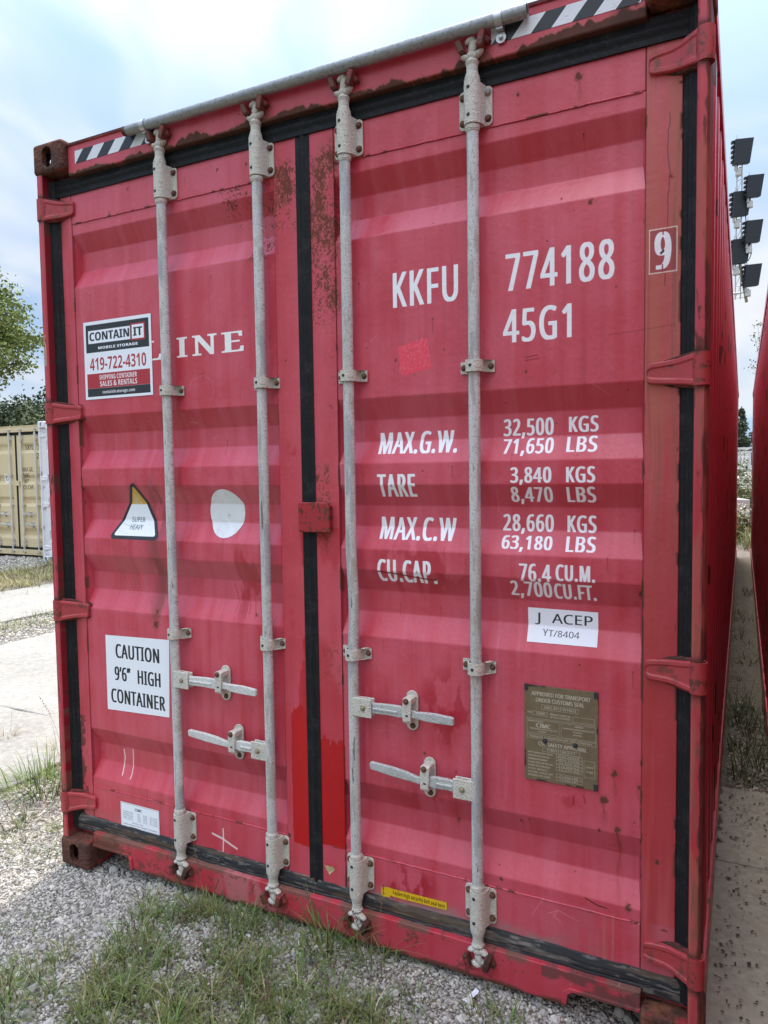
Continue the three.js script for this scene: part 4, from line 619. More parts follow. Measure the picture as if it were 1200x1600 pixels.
{ // approval plate, a stamped brown metal sheet held by two screws
  const s = new Sheet(1.942, 0.688, 2.158, 0.976, 864, 1152).paint((x, y) => { const f = fbm(x * 40, y * 40, 4), k = vn(x * 700, y * 700); let c = mix3([0.155, 0.115, 0.062], [0.22, 0.165, 0.092], f); c = c.map((q) => q * (0.8 + 0.4 * k)); const e = Math.min(x - 1.944, 2.156 - x, y - 0.69, 0.974 - y); c = mix3(c, [0.03, 0.026, 0.022], ss(0.007, 0.003, e) * ss(0.5, 0.6, fbm(x * 24, y * 24, 2))); return [...c, 0.55]; });
  const C = '#b9b09a', ln = (x0, y0, x1, y1) => s.line([[x0, y0], [x1, y1]], 0.0012, C, 0.75), bx = (x0, y0, x1, y1) => { ln(x0, y0, x1, y0); ln(x1, y0, x1, y1); ln(x1, y1, x0, y1); ln(x0, y1, x0, y0); }, t = (q, a, b, y0, h, fat = 0.0004) => s.text(q, a, b, y0, y0 + h, { color: C, fat, alpha: 0.9 });
  t('APPROVED FOR TRANSPORT', 1.965, 2.135, 0.944, 0.012, 0.0012); t('UNDER CUSTOMS SEAL', 1.978, 2.118, 0.926, 0.012, 0.0012); bx(1.995, 0.905, 2.10, 0.919); t('GB/C 8913 9V16E/3', 2.003, 2.094, 0.908, 0.008); t('TYPE', 1.953, 1.966, 0.890, 0.005); bx(1.969, 0.886, 2.012, 0.897); t('ZHAB40', 1.98, 2.005, 0.889, 0.006); t('MANUFACTURER’S NO.', 2.02, 2.08, 0.891, 0.005); t('OF THE CONTAINER', 2.02, 2.078, 0.883, 0.005); bx(2.084, 0.880, 2.146, 0.895);
  ln(1.950, 0.876, 2.15, 0.876); bx(1.952, 0.832, 2.046, 0.872); bx(2.052, 0.830, 2.15, 0.872); t('CIMC', 1.979, 2.022, 0.850, 0.012, 0.002); t('MANUFACTURED BY', 1.956, 2.0, 0.865, 0.0045); t('SHANGHAI REEFER CO LTD', 1.96, 2.04, 0.843, 0.0045); t('CHINA', 1.985, 2.01, 0.836, 0.0045);
  t('OWNER', 2.09, 2.115, 0.864, 0.005); t('KAWASAKI KISEN KAISHA LTD', 2.057, 2.145, 0.856, 0.0045); t('TOKYO', 2.085, 2.112, 0.848, 0.0045); t('JAPAN', 2.085, 2.11, 0.840, 0.0045);
  bx(1.952, 0.816, 2.15, 0.827); t('TIMBER COMPONENT TREATMENT', 1.958, 2.14, 0.819, 0.005); t('CSC SAFETY APPROVAL', 1.985, 2.125, 0.797, 0.011, 0.0012); bx(1.998, 0.780, 2.105, 0.792); t('F/BV/11463/11', 2.012, 2.09, 0.783, 0.007);
  ['DATE MANUFACTURED', 'IDENTIFICATION NO.', 'MAXIMUM GROSS WEIGHT', 'ALLOW. STACK. WT FOR 1.8G', 'RACKING TEST LOAD VALUE', 'END WALL', 'ALLOW. STACK. WT', 'RACKING TEST LOAD'].forEach((q, i) => { const y = 0.771 - i * 0.0098; t(q, 1.955, 2.028 - (i % 3) * 0.008, y, 0.005); if (i < 5) { bx(2.038, y - 0.002, 2.112, y + 0.008); t(['02/2008', 'KKFU 774188', '32,500 KG', '216,000 KG', '15,240 KG'][i], 2.044, 2.104, y, 0.005); } else if (i > 5) { bx(2.038, y - 0.002, 2.112, y + 0.008); t('71,650 LBS', 2.046, 2.1, y, 0.005); } });
  bx(2.117, 0.724, 2.147, 0.772); t('J ACEP', 2.121, 2.143, 0.752, 0.005); t('YT/84', 2.122, 2.142, 0.738, 0.005);
  const g = extrudeXY(roundRect(1.944, 0.690, 2.156, 0.974, 0.006), ZD - 0.001, ZD + 0.0025, 0.0008);
  mesh('approval_plate', planarUV(mv(g, 0, 0, 0), 1.942, 0.688, 0.216, 0.288), s.mat({ metalness: 0.15 }), doors[1], 'brown metal approval plate stamped with fine lettering');
  for (const x of [2.005, 2.092]) mesh('screw', bolt(x, 0.812, ZD + 0.0025, 0.006, 0.005, 10), M.rivet, doors[1]);
  for (const [x, y] of [[2.150, 0.700], [1.950, 0.968], [2.150, 0.966]]) mesh('plate_clip', box(x - 0.006, x + 0.006, y - 0.011, y + 0.009, ZD + 0.001, ZD + 0.0042, 0.0015), M.rivet, doors[1]);
}
{ // torn remnant of a paper label, its upper edge curling away
  const P = [[1.247, 0.266], [1.254, 0.262], [1.262, 0.266], [1.270, 0.263], [1.276, 0.267], [1.283, 0.266], [1.284, 0.252], [1.279, 0.244], [1.270, 0.236], [1.263, 0.226], [1.258, 0.234], [1.249, 0.246]];
  const g = decal(P, PR, 0.0016, ZD), p = g.attributes.position; for (let i = 0; i < p.count; i++) p.setZ(i, p.getZ(i) + 0.010 * ss(0.250, 0.268, p.getY(i))); g.computeVertexNormals();
  mesh('torn_label', g, std({ color: rgb(0.72, 0.55, 0.30), roughness: 0.8, side: THREE.DoubleSide }), doors[1], 'torn scrap of yellowed paper label');
}
for (const [x0, x1, xo] of [[0.203, 0.606, 0.203], [1.862, 2.262, 1.862]]) {
  const s = new Sheet(x0, 2.796, x1, 2.846, 1024, 128), p = 0.112; s.rect(x0, 2.79, x1, 2.85, '#1d2023');
  for (let k = -2; k < 8; k++) { const b = xo + (x0 < 1 ? 0.056 : 0.054) + k * p; s.poly([[b, 2.794], [b + 0.056, 2.794], [b + 0.056 + 0.048, 2.848], [b + 0.048, 2.848]], '#d9dadb'); }
  for (let i = 0; i < 40; i++) { const x = rr(x0, x1), y = rr(2.8, 2.845); s.line([[x, y], [x + rr(-0.012, 0.012), y + rr(-0.004, 0.004)]], 0.0006, rnd() < 0.5 ? '#77797a' : '#34373a', 0.5); }
  mesh('hazard_tape', planarUV(box(x0, x1, 2.798, 2.845, -0.0305, -0.0288, 0), x0, 2.796, x1 - x0, 0.05), s.mat({ roughness: 0.4 }), main.root, x0 < 1 ? 'black and white striped tape near the left top corner' : 'black and white striped tape near the right top corner');
}
{ // galvanised pipe clamped along the header, and its clips
  const y = 2.8475, z = -0.006, R = 0.0182, x0 = 0.503, x1 = 1.972;
  const out = new THREE.CylinderGeometry(R, R, x1 - x0, 24, 1, true); out.rotateZ(Math.PI / 2); out.translate((x0 + x1) / 2, y, z);
  const inn = new THREE.CylinderGeometry(R - 0.003, R - 0.003, x1 - x0, 24, 1, true); inn.rotateZ(Math.PI / 2); inn.translate((x0 + x1) / 2, y, z);
  const ring = (x) => { const g = new THREE.RingGeometry(R - 0.003, R, 24); g.rotateY(Math.PI / 2); return mv(g, x, y, z); };
  const pipe = mesh('header_pipe', boxUV(merge([out, inn, ring(x0), ring(x1)])), Object.assign(M.conduit.clone(), { side: THREE.DoubleSide }), main.root, 'galvanised pipe clamped along the top of the doors');
  const cp = new THREE.CylinderGeometry(R - 0.0015, R - 0.0015, 0.024, 20); cp.rotateZ(Math.PI / 2); mesh('pipe_plug', boxUV(mv(cp, x0 - 0.006, y, z)), M.rust, pipe);
  for (const cx of [0.583, 1.893]) {
    const st = new THREE.CylinderGeometry(R + 0.002, R + 0.002, 0.020, 24, 1, true, 0, Math.PI * 2); st.rotateZ(Math.PI / 2); st.translate(cx, y, z);
    mesh('pipe_clip', boxUV(merge([st, box(cx - 0.010, cx + 0.010, y - 0.055, y - R * 0.6, -0.0285, -0.024, 0.0015), box(cx - 0.010, cx + 0.010, y - R - 0.008, y - R * 0.5, -0.026, z, 0.0015)])), Object.assign(M.zinc.clone(), { side: THREE.DoubleSide }), pipe);
    const ws = new THREE.CylinderGeometry(0.0145, 0.0145, 0.003, 20); ws.rotateX(Math.PI / 2); mesh('clip_screw', merge([mv(ws, cx, y - 0.042, -0.0225), bolt(cx, y - 0.042, -0.021, 0.007, 0.007)]), M.zinc, pipe);
  }
}

// ------------------------------------------------------------------ the other containers
function plainPaint(a, b, o = {}) {
  const tx = rep(dataTex(256, 256, (u, v) => { const f = tfbm(u, v, 4, 4), s = tfbm(u, v, 60, 2); let c = mix3(a, b, f).map((q) => q * (0.94 + 0.12 * s)); if (tfbm(u, v, 16, 4) > 0.74) c = mix3(c, RUST, 0.6); return c; }), 2);
  const m = std({ map: tx, roughness: 0.5 });
  return { casting: m, door: [m, m], header: m, sill: m, post: [m, m], side: m, roof: m, hinge: m, weld: m, rod: o.rod ?? M.galv, cast: o.cast ?? M.cast, rubber: o.rubber ? m : undefined, keeper: o.cast ?? M.cast, keeperLow: o.cast ?? M.cast, bolt: M.boltRust, plate: m };
}
const redNeighbour = { ...plainPaint([0.36, 0.03, 0.045], [0.30, 0.02, 0.03]), side: M.sideRed };
makeContainer({ name: 'shipping_container', label: 'dark red container across the narrow gap at the right edge', pos: [2.650, 0, 1.0], H: 2.896, L: 13.2, group: 'shipping containers in the yard', paint: redNeighbour });  // unseen front end brought forward and the hull lengthened to shade the gap
{
  const tan = plainPaint([0.66, 0.54, 0.32], [0.60, 0.49, 0.28]);
  const mk = (k) => { const s = new Sheet(k ? 1.21 : 0, 0.18, k ? 2.438 : 1.228, 2.417, 512, 1024).paint((x, y) => { const f = fbm(x * 3, y * 2, 3), st = fbm(x * 40, y * 2, 3); const c = mix3([0.68, 0.56, 0.33], [0.60, 0.49, 0.28], clamp(f * 0.6 + st * 0.4)); return [...c, 0.5]; });
    const B = '#3a3325'; if (k) { const t = (q, a, b, y0, h) => s.text(q, a, b, y0, y0 + h, { color: B, fat: 0.004 }); t('SKYL', 1.44, 1.68, 2.10, 0.105); t('302417 4', 1.79, 2.2, 2.10, 0.105); t('22G1', 1.81, 2.05, 1.93, 0.105); [['MAX GR.', '30,480 KG'], ['TARE', '2,220 KG'], ['NET', '28,260 KG'], ['CU.CAP.', '33.2 CU.M']].forEach(([p, q], i) => { t(p, 1.38, [1.68, 1.56, 1.51, 1.69][i], 1.68 - i * 0.115, 0.08); t(q, 1.84, 2.22, 1.68 - i * 0.115, 0.08); }); }
    else { s.g.fillStyle = '#e4e4e0'; s.g.beginPath(); s.g.ellipse(s.X(0.875), s.Y(1.555), 0.085 * s.sx, 0.085 * s.sy, 0, 0, 7); s.g.fill(); s.g.strokeStyle = '#2c4a5c'; s.g.lineWidth = 6; s.g.beginPath(); s.g.ellipse(s.X(0.875), s.Y(1.555), 0.04 * s.sx, 0.04 * s.sy, 0, 0.4, 5.6); s.g.stroke(); }
    return s.mat(); };
  tan.door = [mk(0), mk(1)];
  makeContainer({ name: 'shipping_container', label: 'tan container with black lettering behind the dry grass', pos: [-11.524, 0, -7.5], H: 2.591, L: 6.06, group: 'shipping containers in the yard', paint: tan });
  makeContainer({ name: 'shipping_container', label: 'white container standing beside the tan one', pos: [-9.085, 0, -7.1], H: 2.591, L: 6.06, group: 'shipping containers in the yard', paint: plainPaint([0.74, 0.75, 0.77], [0.68, 0.69, 0.70], { rubber: true, rod: std({ color: rgb(0.7, 0.71, 0.72), roughness: 0.5 }), cast: std({ color: rgb(0.7, 0.71, 0.72), roughness: 0.5 }) }) });
  makeContainer({ name: 'shipping_container', label: 'distant white container seen through the narrow gap', pos: [0.55, 0, -42], H: 2.591, L: 6.06, group: 'shipping containers in the yard', paint: plainPaint([0.72, 0.72, 0.72], [0.62, 0.62, 0.62], { rod: M.galv }) });
}

// ------------------------------------------------------------------ ground
const slabX = [[-3.75, -0.86], [-7.0, -4.75]];
function groundH(x, z) {
  const fx = ss(0.30, 0.62, x) * ss(2.25, 2.02, x), front = ss(-0.9, -0.2, z);
  let h = 0.030 * fx * front * ss(2.5, 0.6, z) + 0.010 * (fbm(x * 1.3 + 20, z * 1.3 + 40, 3) - 0.5) * ss(0.05, 0.4, Math.abs(z) + Math.max(0, x - 2.5) + Math.max(0, -x));
  return h - 0.012;
}
{
  const N = 300, xs = [], zs = []; for (let i = 0; i <= N; i++) { const t = i / N * 2 - 1; xs.push(1.0 + Math.sinh(t * 6.2) * 0.85 + t * 2.2); zs.push(0.2 + Math.sinh(t * 6.2) * 0.85 + t * 2.2); }
  const pos = [], col = [], uv = [], idx = [];
  for (let j = 0; j <= N; j++) for (let i = 0; i <= N; i++) {
    const x = xs[i], z = zs[j]; pos.push(x, groundH(x, z), z); uv.push(x, z);
    let c = [0.27, 0.245, 0.205]; const n = fbm(x * 1.4 + 9, z * 1.4 + 3, 4), n2 = fbm(x * 0.22 + 50, z * 0.22 + 20, 4);
    const grassy = ss(0.50, 0.75, x) * ss(1.85, 1.6, x) * ss(-0.2, 0.1, z);
    c = mix3(c, [0.16, 0.125, 0.09], clamp(grassy * 0.75 * ss(0.35, 0.6, n) + 0.25 * ss(0.6, 0.75, n)));
    c = mix3(c, [0.30, 0.24, 0.12], ss(-6.8, -7.3, x) * ss(-9.6, -8.6, x) * 0.8); c = mix3(c, [0.22, 0.22, 0.08], ss(0.5, 0.7, n2) * ss(14, 22, Math.hypot(x, z)));
    c = mix3(c, [0.075, 0.085, 0.04], ss(0.9, 1.5, z) * (0.75 + 0.25 * ss(0.4, 0.6, n))); col.push(...c);
  }
  for (let j = 0; j < N; j++) for (let i = 0; i < N; i++) { const a = j * (N + 1) + i; idx.push(a, a + N + 1, a + 1, a + 1, a + N + 1, a + N + 2); }
  const g = new THREE.BufferGeometry(); g.setAttribute('position', new THREE.Float32BufferAttribute(pos, 3)); g.setAttribute('color', new THREE.Float32BufferAttribute(col, 3)); g.setAttribute('uv', new THREE.Float32BufferAttribute(uv, 2)); g.setIndex(idx); g.computeVertexNormals();
  const cell = 26, pts = []; for (let j = 0; j < cell; j++) for (let i = 0; i < cell; i++) pts.push([rnd(), rnd(), rnd(), rnd()]);
  const wor = (u, v) => { const x = u * cell, y = v * cell, xi = Math.floor(x), yi = Math.floor(y); let d1 = 9, d2 = 9, id = 0; for (let b = -1; b <= 1; b++) for (let a = -1; a <= 1; a++) { const k = ((yi + b + cell) % cell) * cell + (xi + a + cell) % cell, q = pts[k], dx = xi + a + q[0] - x, dy = yi + b + q[1] - y, d = dx * dx + dy * dy; if (d < d1) { d2 = d1; d1 = d; id = k; } else if (d < d2) d2 = d; } return [Math.sqrt(d1), Math.sqrt(d2), pts[id][2], pts[id][3]]; };
  const map = rep(dataTex(512, 512, (u, v) => { const [a, b, t, w] = wor(u, v), k = 0.55 + 0.75 * t, e = ss(0.02, 0.16, b - a); let c = [k, k * (0.985 + 0.02 * w), k * (0.95 + 0.05 * w)]; c = mix3([0.42, 0.37, 0.31], c, e); const s = tfbm(u, v, 90, 2); return c.map((q) => q * (0.8 + 0.4 * s)); }), 0.45);
  const bm = rep(dataTex(512, 512, (u, v) => { const [a, b] = wor(u, v), k = ss(0, 0.5, b - a); return [k, k, k]; }, false), 0.45);
  structure('ground', g, std({ map, vertexColors: true, roughness: 0.95, bumpMap: bm, bumpScale: 0.008 }), 'pale crushed stone and bare earth of the storage yard', 'ground');
}
const concMap = () => dataTex(1024, 1024, (u, v) => { const f = tfbm(u, v, 5, 6), s = tfbm(u, v, 120, 2), m = tfbm(u, v, 18, 4); let k = 0.275 + 0.12 * (f - 0.5) + 0.12 * (s - 0.5); let c = [k, k * 0.955, k * 0.86]; c = mix3(c, [0.30, 0.27, 0.23], ss(0.58, 0.72, m) * 0.45); return c; });
const concrete = std({ map: rep(concMap(), 2.6), roughness: 0.9, bumpMap: rep(dataTex(512, 512, (u, v) => { const s = tfbm(u, v, 40, 4), w = tfbm(u, v, 6, 3); const k = s * 0.5 + w * 0.5; return [k, k, k]; }, false), 1.6), bumpScale: 0.012 });
function slab(x0, x1, z0, z1, top, label, mat = concrete) {
  const s = new THREE.Shape(), n = 14, P = []; const jag = (a, b, k) => lerp(a, b, k);
  for (let i = 0; i < n; i++) P.push([jag(x0, x1, i / n), z0 + rr(-0.012, 0.012)]); for (let i = 0; i < n * 2; i++) P.push([x1 + rr(-0.02, 0.02), jag(z0, z1, i / n / 2)]); for (let i = 0; i < n; i++) P.push([jag(x1, x0, i / n), z1 + rr(-0.012, 0.012)]); for (let i = 0; i < n * 2; i++) P.push([x0 + rr(-0.02, 0.02), jag(z1, z0, i / n / 2)]);
  P.forEach(([x, z], i) => s[i ? 'lineTo' : 'moveTo'](x, -z));
  const g = new THREE.ExtrudeGeometry(s, { depth: 0.10, bevelEnabled: true, bevelSize: 0.006, bevelThickness: 0.006, bevelSegments: 1 }); g.rotateX(-Math.PI / 2); g.translate(0, top - 0.106, 0);
  structure('concrete_slab', boxUV(g), mat, label, 'pavement');
}
slab(-3.74, -0.87, -1.215, 0.9, 0.012, 'pale concrete slab left of the red container, nearer the camera'); slab(-3.76, -0.86, -6.0, -1.24, 0.010, 'pale concrete slab left of the red container, beyond the joint'); slab(-3.74, -0.86, -12.0, -6.03, 0.011, 'pale concrete slab running on behind the red container'); slab(-6.6, -4.75, -12, 1.4, 0.012, 'far concrete lane in front of the dry grass');
slab(2.30, 5.4, -1.15, -0.03, 0.003, 'concrete slab in the gap, under the container corner'); slab(2.44, 5.4, -1.90, -1.165, 0.002, 'concrete slab deeper in the gap beside the weeds'); slab(2.42, 5.4, 0.0, 1.5, 0.001, 'concrete slab in front of the right-hand container');

// ------------------------------------------------------------------ gravel
function stones(variants) {
  return Array.from({ length: variants }, (_, q) => { const g = new THREE.IcosahedronGeometry(1, 1), p = g.attributes.position, seen = {}; const sx = rr(0.8, 1.15), sy = rr(0.5, 0.75), sz = rr(0.7, 1); for (let i = 0; i < p.count; i++) { const k = [p.getX(i), p.getY(i), p.getZ(i)].map((v) => v.toFixed(3)).join(); seen[k] ??= rr(0.68, 1.2); p.setXYZ(i, p.getX(i) * seen[k] * sx, p.getY(i) * seen[k] * sy, p.getZ(i) * seen[k] * sz); } g.computeVertexNormals(); return g; });
}
const onSlab = (x, z) => (x > -3.75 && x < -0.85) || (x > -6.62 && x < -4.73) || (x > 2.40 && z > -1.9);
{
  const geos = stones(4), lists = geos.map(() => []);
  const put = (x, z, r) => lists[Math.floor(rnd() * 4)].push([x, groundH(x, z) + r * rr(-0.1, 0.45), z, r]);
  const sow = (x0, x1, z0, z1, per, a, b, p = 2.2) => { const n = (x1 - x0) * (z1 - z0) * per; for (let i = 0; i < n; i++) { const x = rr(x0, x1), z = rr(z0, z1); if (onSlab(x, z) && rnd() > 0.004) continue; const dense = 1 - 0.5 * ss(0.55, 0.75, x) * ss(1.75, 1.5, x) * ss(0.0, 0.15, z) * ss(0.35, 0.6, fbm(x * 5, z * 5, 3)); if (rnd() > dense) continue; put(x, z, lerp(a, b, Math.pow(rnd(), p))); } };
  sow(-0.86, 2.42, -0.35, 1.0, 20000, 0.0020, 0.0072, 1.6); sow(-0.86, 2.42, -0.35, 1.0, 420, 0.008, 0.020, 3);
  sow(-0.86, -0.02, -1.3, -0.35, 6000, 0.004, 0.013); sow(0.1, 2.4, -1.6, -0.35, 1500, 0.005, 0.014);
  sow(-4.75, -3.73, -4.5, 0.5, 1500, 0.007, 0.02); sow(-10.8, -8.6, -9, -2, 500, 0.012, 0.032); sow(-0.86, 2.42, 1.0, 1.5, 2200, 0.006, 0.016); sow(2.46, 2.66, -3.4, -1.9, 2600, 0.006, 0.016);
  const q = new THREE.Quaternion(), e = new THREE.Euler(), m4 = new THREE.Matrix4(), C = new THREE.Color();
  const mat = std({ map: rep(dataTex(128, 128, (u, v) => { const f = tfbm(u, v, 8, 4); const k = 0.8 + 0.4 * f; return [k, k, k].map((w) => Math.min(1, w)); }), 1), roughness: 0.92, flatShading: true });
  geos.forEach((g, k) => { const im = new THREE.InstancedMesh(g, mat, lists[k].length); im.name = numbered('gravel'); im.castShadow = im.receiveShadow = true; tag(im, ['loose pale crushed stones', 'loose grey angular pebbles', 'scattered white limestone chips', 'loose mixed gravel chippings'][k] + ' spread over the yard', 'gravel', null, 'stuff');
    lists[k].forEach(([x, y, z, r], i) => { e.set(rr(-0.5, 0.5), rr(0, 6.3), rr(-0.5, 0.5)); q.setFromEuler(e); m4.compose(new THREE.Vector3(x, y, z), q, new THREE.Vector3(r, r, r)); im.setMatrixAt(i, m4); const t = rr(0.26, 0.60) * (rnd() < 0.15 ? 0.65 : 1), w = rnd(); im.setColorAt(i, C.setRGB(t, t * (0.92 + 0.03 * w), t * (0.77 + 0.10 * w))); }); scene.add(im); });
}

// ------------------------------------------------------------------ grass
function bladeGeo(bend, n = 5) { const pos = [], idx = []; for (let i = 0; i <= n; i++) { const t = i / n, w = 0.5 * (1 - Math.pow(t, 1.8)) + 0.02, y = t * (1 - 0.35 * bend * t), z = bend * t * t * 0.8; pos.push(-w, y, z - 0.0, 0, y, z + 0.06 * 0, w, y, z); } for (let i = 0; i < n; i++) { const a = i * 3; for (const k of [0, 1]) idx.push(a + k, a + k + 1, a + k + 3, a + k + 1, a + k + 4, a + k + 3); } const g = new THREE.BufferGeometry(); g.setAttribute('position', new THREE.Float32BufferAttribute(pos, 3)); g.setIndex(idx); g.computeVertexNormals(); return g; }
{
  const geos = [bladeGeo(0.25), bladeGeo(0.6), bladeGeo(1.0)], L = geos.map(() => []), stalks = [];
  const PAL = { lush: [[0.12, 0.19, 0.035], [0.17, 0.235, 0.05], [0.085, 0.145, 0.025]], olive: [[0.16, 0.17, 0.05], [0.21, 0.20, 0.07], [0.115, 0.14, 0.04]], dry: [[0.36, 0.29, 0.15], [0.28, 0.21, 0.10], [0.42, 0.36, 0.20]], yellow: [[0.42, 0.36, 0.14], [0.34, 0.30, 0.11], [0.27, 0.27, 0.10]], shaded: [[0.07, 0.10, 0.03], [0.09, 0.11, 0.04]], reddish: [[0.20, 0.10, 0.06], [0.26, 0.15, 0.09]] };  // the gap weeds get darkened greens, the shade there put into the colour
  const clump = (x, z, n, rad, len, pals, w = 0.0028, lean = 0.5, y0) => { for (let i = 0; i < n; i++) { const a = rr(0, 6.283), r = rad * Math.sqrt(rnd()), bx = x + Math.cos(a) * r, bz = z + Math.sin(a) * r, p = PAL[pals[Math.floor(rnd() * pals.length)]], c = p[Math.floor(rnd() * p.length)], k = rr(0.8, 1.25); L[Math.floor(rnd() * 3)].push([bx, (y0 ?? groundH(bx, bz)) - 0.004, bz, a + rr(-0.6, 0.6), lean * rr(0.1, 1), len * rr(0.4, 1.15), w * rr(0.6, 1.3), c.map((v) => v * k)]); } };
  const inFront = (x, z) => ss(0.48, 0.70, x + 0.75 * Math.max(0, z - 0.28)) * (1 - 0.78 * ss(1.52, 1.80, x)) * ss(0.44, 0.60, fbm(x * 6.5 + 12, z * 6.5 + 7, 3) + 0.09 * ss(0.1, 0.35, z));
  for (let i = 0; i < 2300; i++) { const x = rr(0.0, 2.35), z = rr(0.0, 1.0); if (rnd() > inFront(x, z)) continue; clump(x, z, 8 + rnd() * 14, rr(0.012, 0.035), rr(0.04, 0.125), rnd() < 0.45 ? ['lush', 'olive'] : ['olive', 'dry', 'lush', 'olive'], 0.0034, 0.75); }
  for (let i = 0; i < 260; i++) { const x = rr(0.5, 2.3), z = rr(0.05, 1.0); if (rnd() > inFront(x, z)) continue; clump(x, z, 6, 0.03, rr(0.05, 0.10), ['reddish', 'dry'], 0.0016, 1); }
  // tall dark clump against the sill below the third rod, and fringes along the foot of the doors
  clump(1.30, 0.03, 60, 0.06, 0.22, ['lush'], 0.0042, 0.6); clump(1.36, 0.05, 40, 0.07, 0.20, ['lush', 'olive'], 0.004, 0.7); clump(1.46, 0.02, 36, 0.06, 0.20, ['lush', 'olive'], 0.0034, 0.6); clump(1.52, 0.03, 26, 0.06, 0.17, ['olive', 'lush'], 0.003, 0.7);
  for (let i = 0; i < 34; i++) clump(rr(0.72, 1.14), rr(-0.01, 0.09), 14, 0.03, rr(0.07, 0.15), ['lush', 'olive', 'olive'], 0.003, 0.6);
  for (const [x, z, l] of [[0.60, 0.12, 0.09], [0.66, 0.14, 0.10], [0.70, 0.11, 0.09], [0.78, 0.16, 0.10], [0.63, 0.20, 0.09], [0.68, 0.30, 0.10], [1.00, 0.26, 0.12], [1.12, 0.22, 0.13], [1.2, 0.3, 0.13], [0.95, 0.42, 0.12], [1.3, 0.18, 0.14], [1.42, 0.2, 0.12], [0.8, 0.5, 0.1], [1.56, 0.2, 0.1], [1.66, 0.10, 0.09], [1.86, 0.09, 0.07], [1.93, 0.11, 0.08]]) clump(x, z, 34, 0.05, l * 1.15, ['lush', 'lush', 'olive'], 0.0036, 0.75);
  // by the left corner and along the edge of the slab
  clump(-0.70, -0.46, 260, 0.17, 0.26, ['lush', 'lush', 'olive'], 0.0042, 0.9); clump(-0.62, -0.60, 70, 0.12, 0.20, ['olive', 'lush', 'dry'], 0.0034, 0.9); clump(-0.85, -0.40, 50, 0.10, 0.14, ['lush', 'olive'], 0.003, 0.9);
  for (let i = 0; i < 30; i++) clump(rr(-0.25, 0.55), rr(0.30, 0.75), 16, 0.04, rr(0.05, 0.11), ['olive', 'lush', 'dry'], 0.003, 0.8); for (let i = 0; i < 26; i++) clump(rr(-0.55, -0.06), rr(-0.22, 0.03), 16, 0.035, rr(0.05, 0.11), ['olive', 'lush', 'olive'], 0.003, 0.8); for (let i = 0; i < 14; i++) clump(rr(-0.75, -0.05), rr(-0.8, -0.2), 10, 0.03, rr(0.05, 0.1), ['olive', 'dry'], 0.0026, 0.8);
  clump(-1.49, -0.84, 46, 0.05, 0.20, ['dry', 'reddish', 'dry'], 0.002, 1.0, 0.012); clump(-1.0, -0.80, 46, 0.06, 0.26, ['dry', 'olive', 'dry'], 0.002, 1.1, 0.012); clump(-1.15, -1.2, 20, 0.04, 0.18, ['dry'], 0.0018, 1.1, 0.012);
  for (let i = 0; i < 16; i++) clump(rr(-3.7, -1.0), rr(-5, -0.3), 5, 0.05, rr(0.05, 0.12), ['dry', 'reddish'], 0.0018, 1.2, 0.012);
  for (let i = 0; i < 150; i++) clump(rr(-4.72, -4.1), rr(-7, 1.0), 18, 0.09, rr(0.10, 0.20), ['olive', 'yellow', 'lush'], 0.005, 0.9);
  for (let i = 0; i < 24; i++) clump(rr(-6.5, -4.8), rr(-6.5, 0), 6, 0.08, rr(0.08, 0.2), ['dry'], 0.004, 1.1, 0.012);
  for (let i = 0; i < 620; i++) { const x = rr(-8.7, -6.55); clump(x, rr(-9.5, 1.0), 18, 0.14, rr(0.16, 0.34), x > -7.7 ? ['yellow', 'dry', 'yellow'] : ['yellow', 'olive', 'dry'], 0.007, 0.85); }
  for (let i = 0; i < 1700; i++) clump(rr(-5.5, 6.5), rr(1.2, 7), 14, 0.09, rr(0.06, 0.16), ['lush', 'olive', 'olive', 'dry'], 0.0045, 0.8);
  for (let i = 0; i < 60; i++) clump(rr(-10.6, -8.7), rr(-7.4, -3), 8, 0.1, rr(0.1, 0.22), ['olive', 'dry'], 0.006, 0.8);
  for (let i = 0; i < 34; i++) clump(rr(2.46, 2.65), rr(-3.3, -1.95), 14, 0.05, rr(0.12, 0.3), ['shaded'], 0.005, 0.8); for (let i = 0; i < 24; i++) clump(rr(2.46, 2.66), rr(-9, -4), 10, 0.06, rr(0.08, 0.2), ['shaded'], 0.005, 0.8);
  for (let i = 0; i < 160; i++) clump(rr(1.6, 3.6), rr(-22, -13.2), 16, 0.16, rr(0.3, 0.7), ['olive', 'yellow', 'lush'], 0.012, 0.7);
  const q = new THREE.Quaternion(), q2 = new THREE.Quaternion(), m4 = new THREE.Matrix4(), C = new THREE.Color(), UP = new THREE.Vector3(0, 1, 0), AX = new THREE.Vector3(1, 0, 0);
  const mat = new THREE.MeshPhysicalMaterial({ color: 0xffffff, roughness: 0.7, side: THREE.DoubleSide });
  geos.forEach((g, k) => { const im = new THREE.InstancedMesh(g, mat, L[k].length); im.name = numbered('grass'); im.castShadow = im.receiveShadow = true; tag(im, ['straight upright', 'gently curved', 'drooping'][k] + ' blades of rough grass around the yard', 'grass', null, 'stuff');
    L[k].forEach(([x, y, z, a, lean, len, w, c], i) => { q.setFromAxisAngle(UP, -a + Math.PI / 2); q2.setFromAxisAngle(AX, lean); q.multiply(q2); m4.compose(new THREE.Vector3(x, y, z), q, new THREE.Vector3(w, len, len)); im.setMatrixAt(i, m4); im.setColorAt(i, C.setRGB(c[0] * 0.86, c[1] * 0.9, c[2] * 0.86)); }); scene.add(im); });
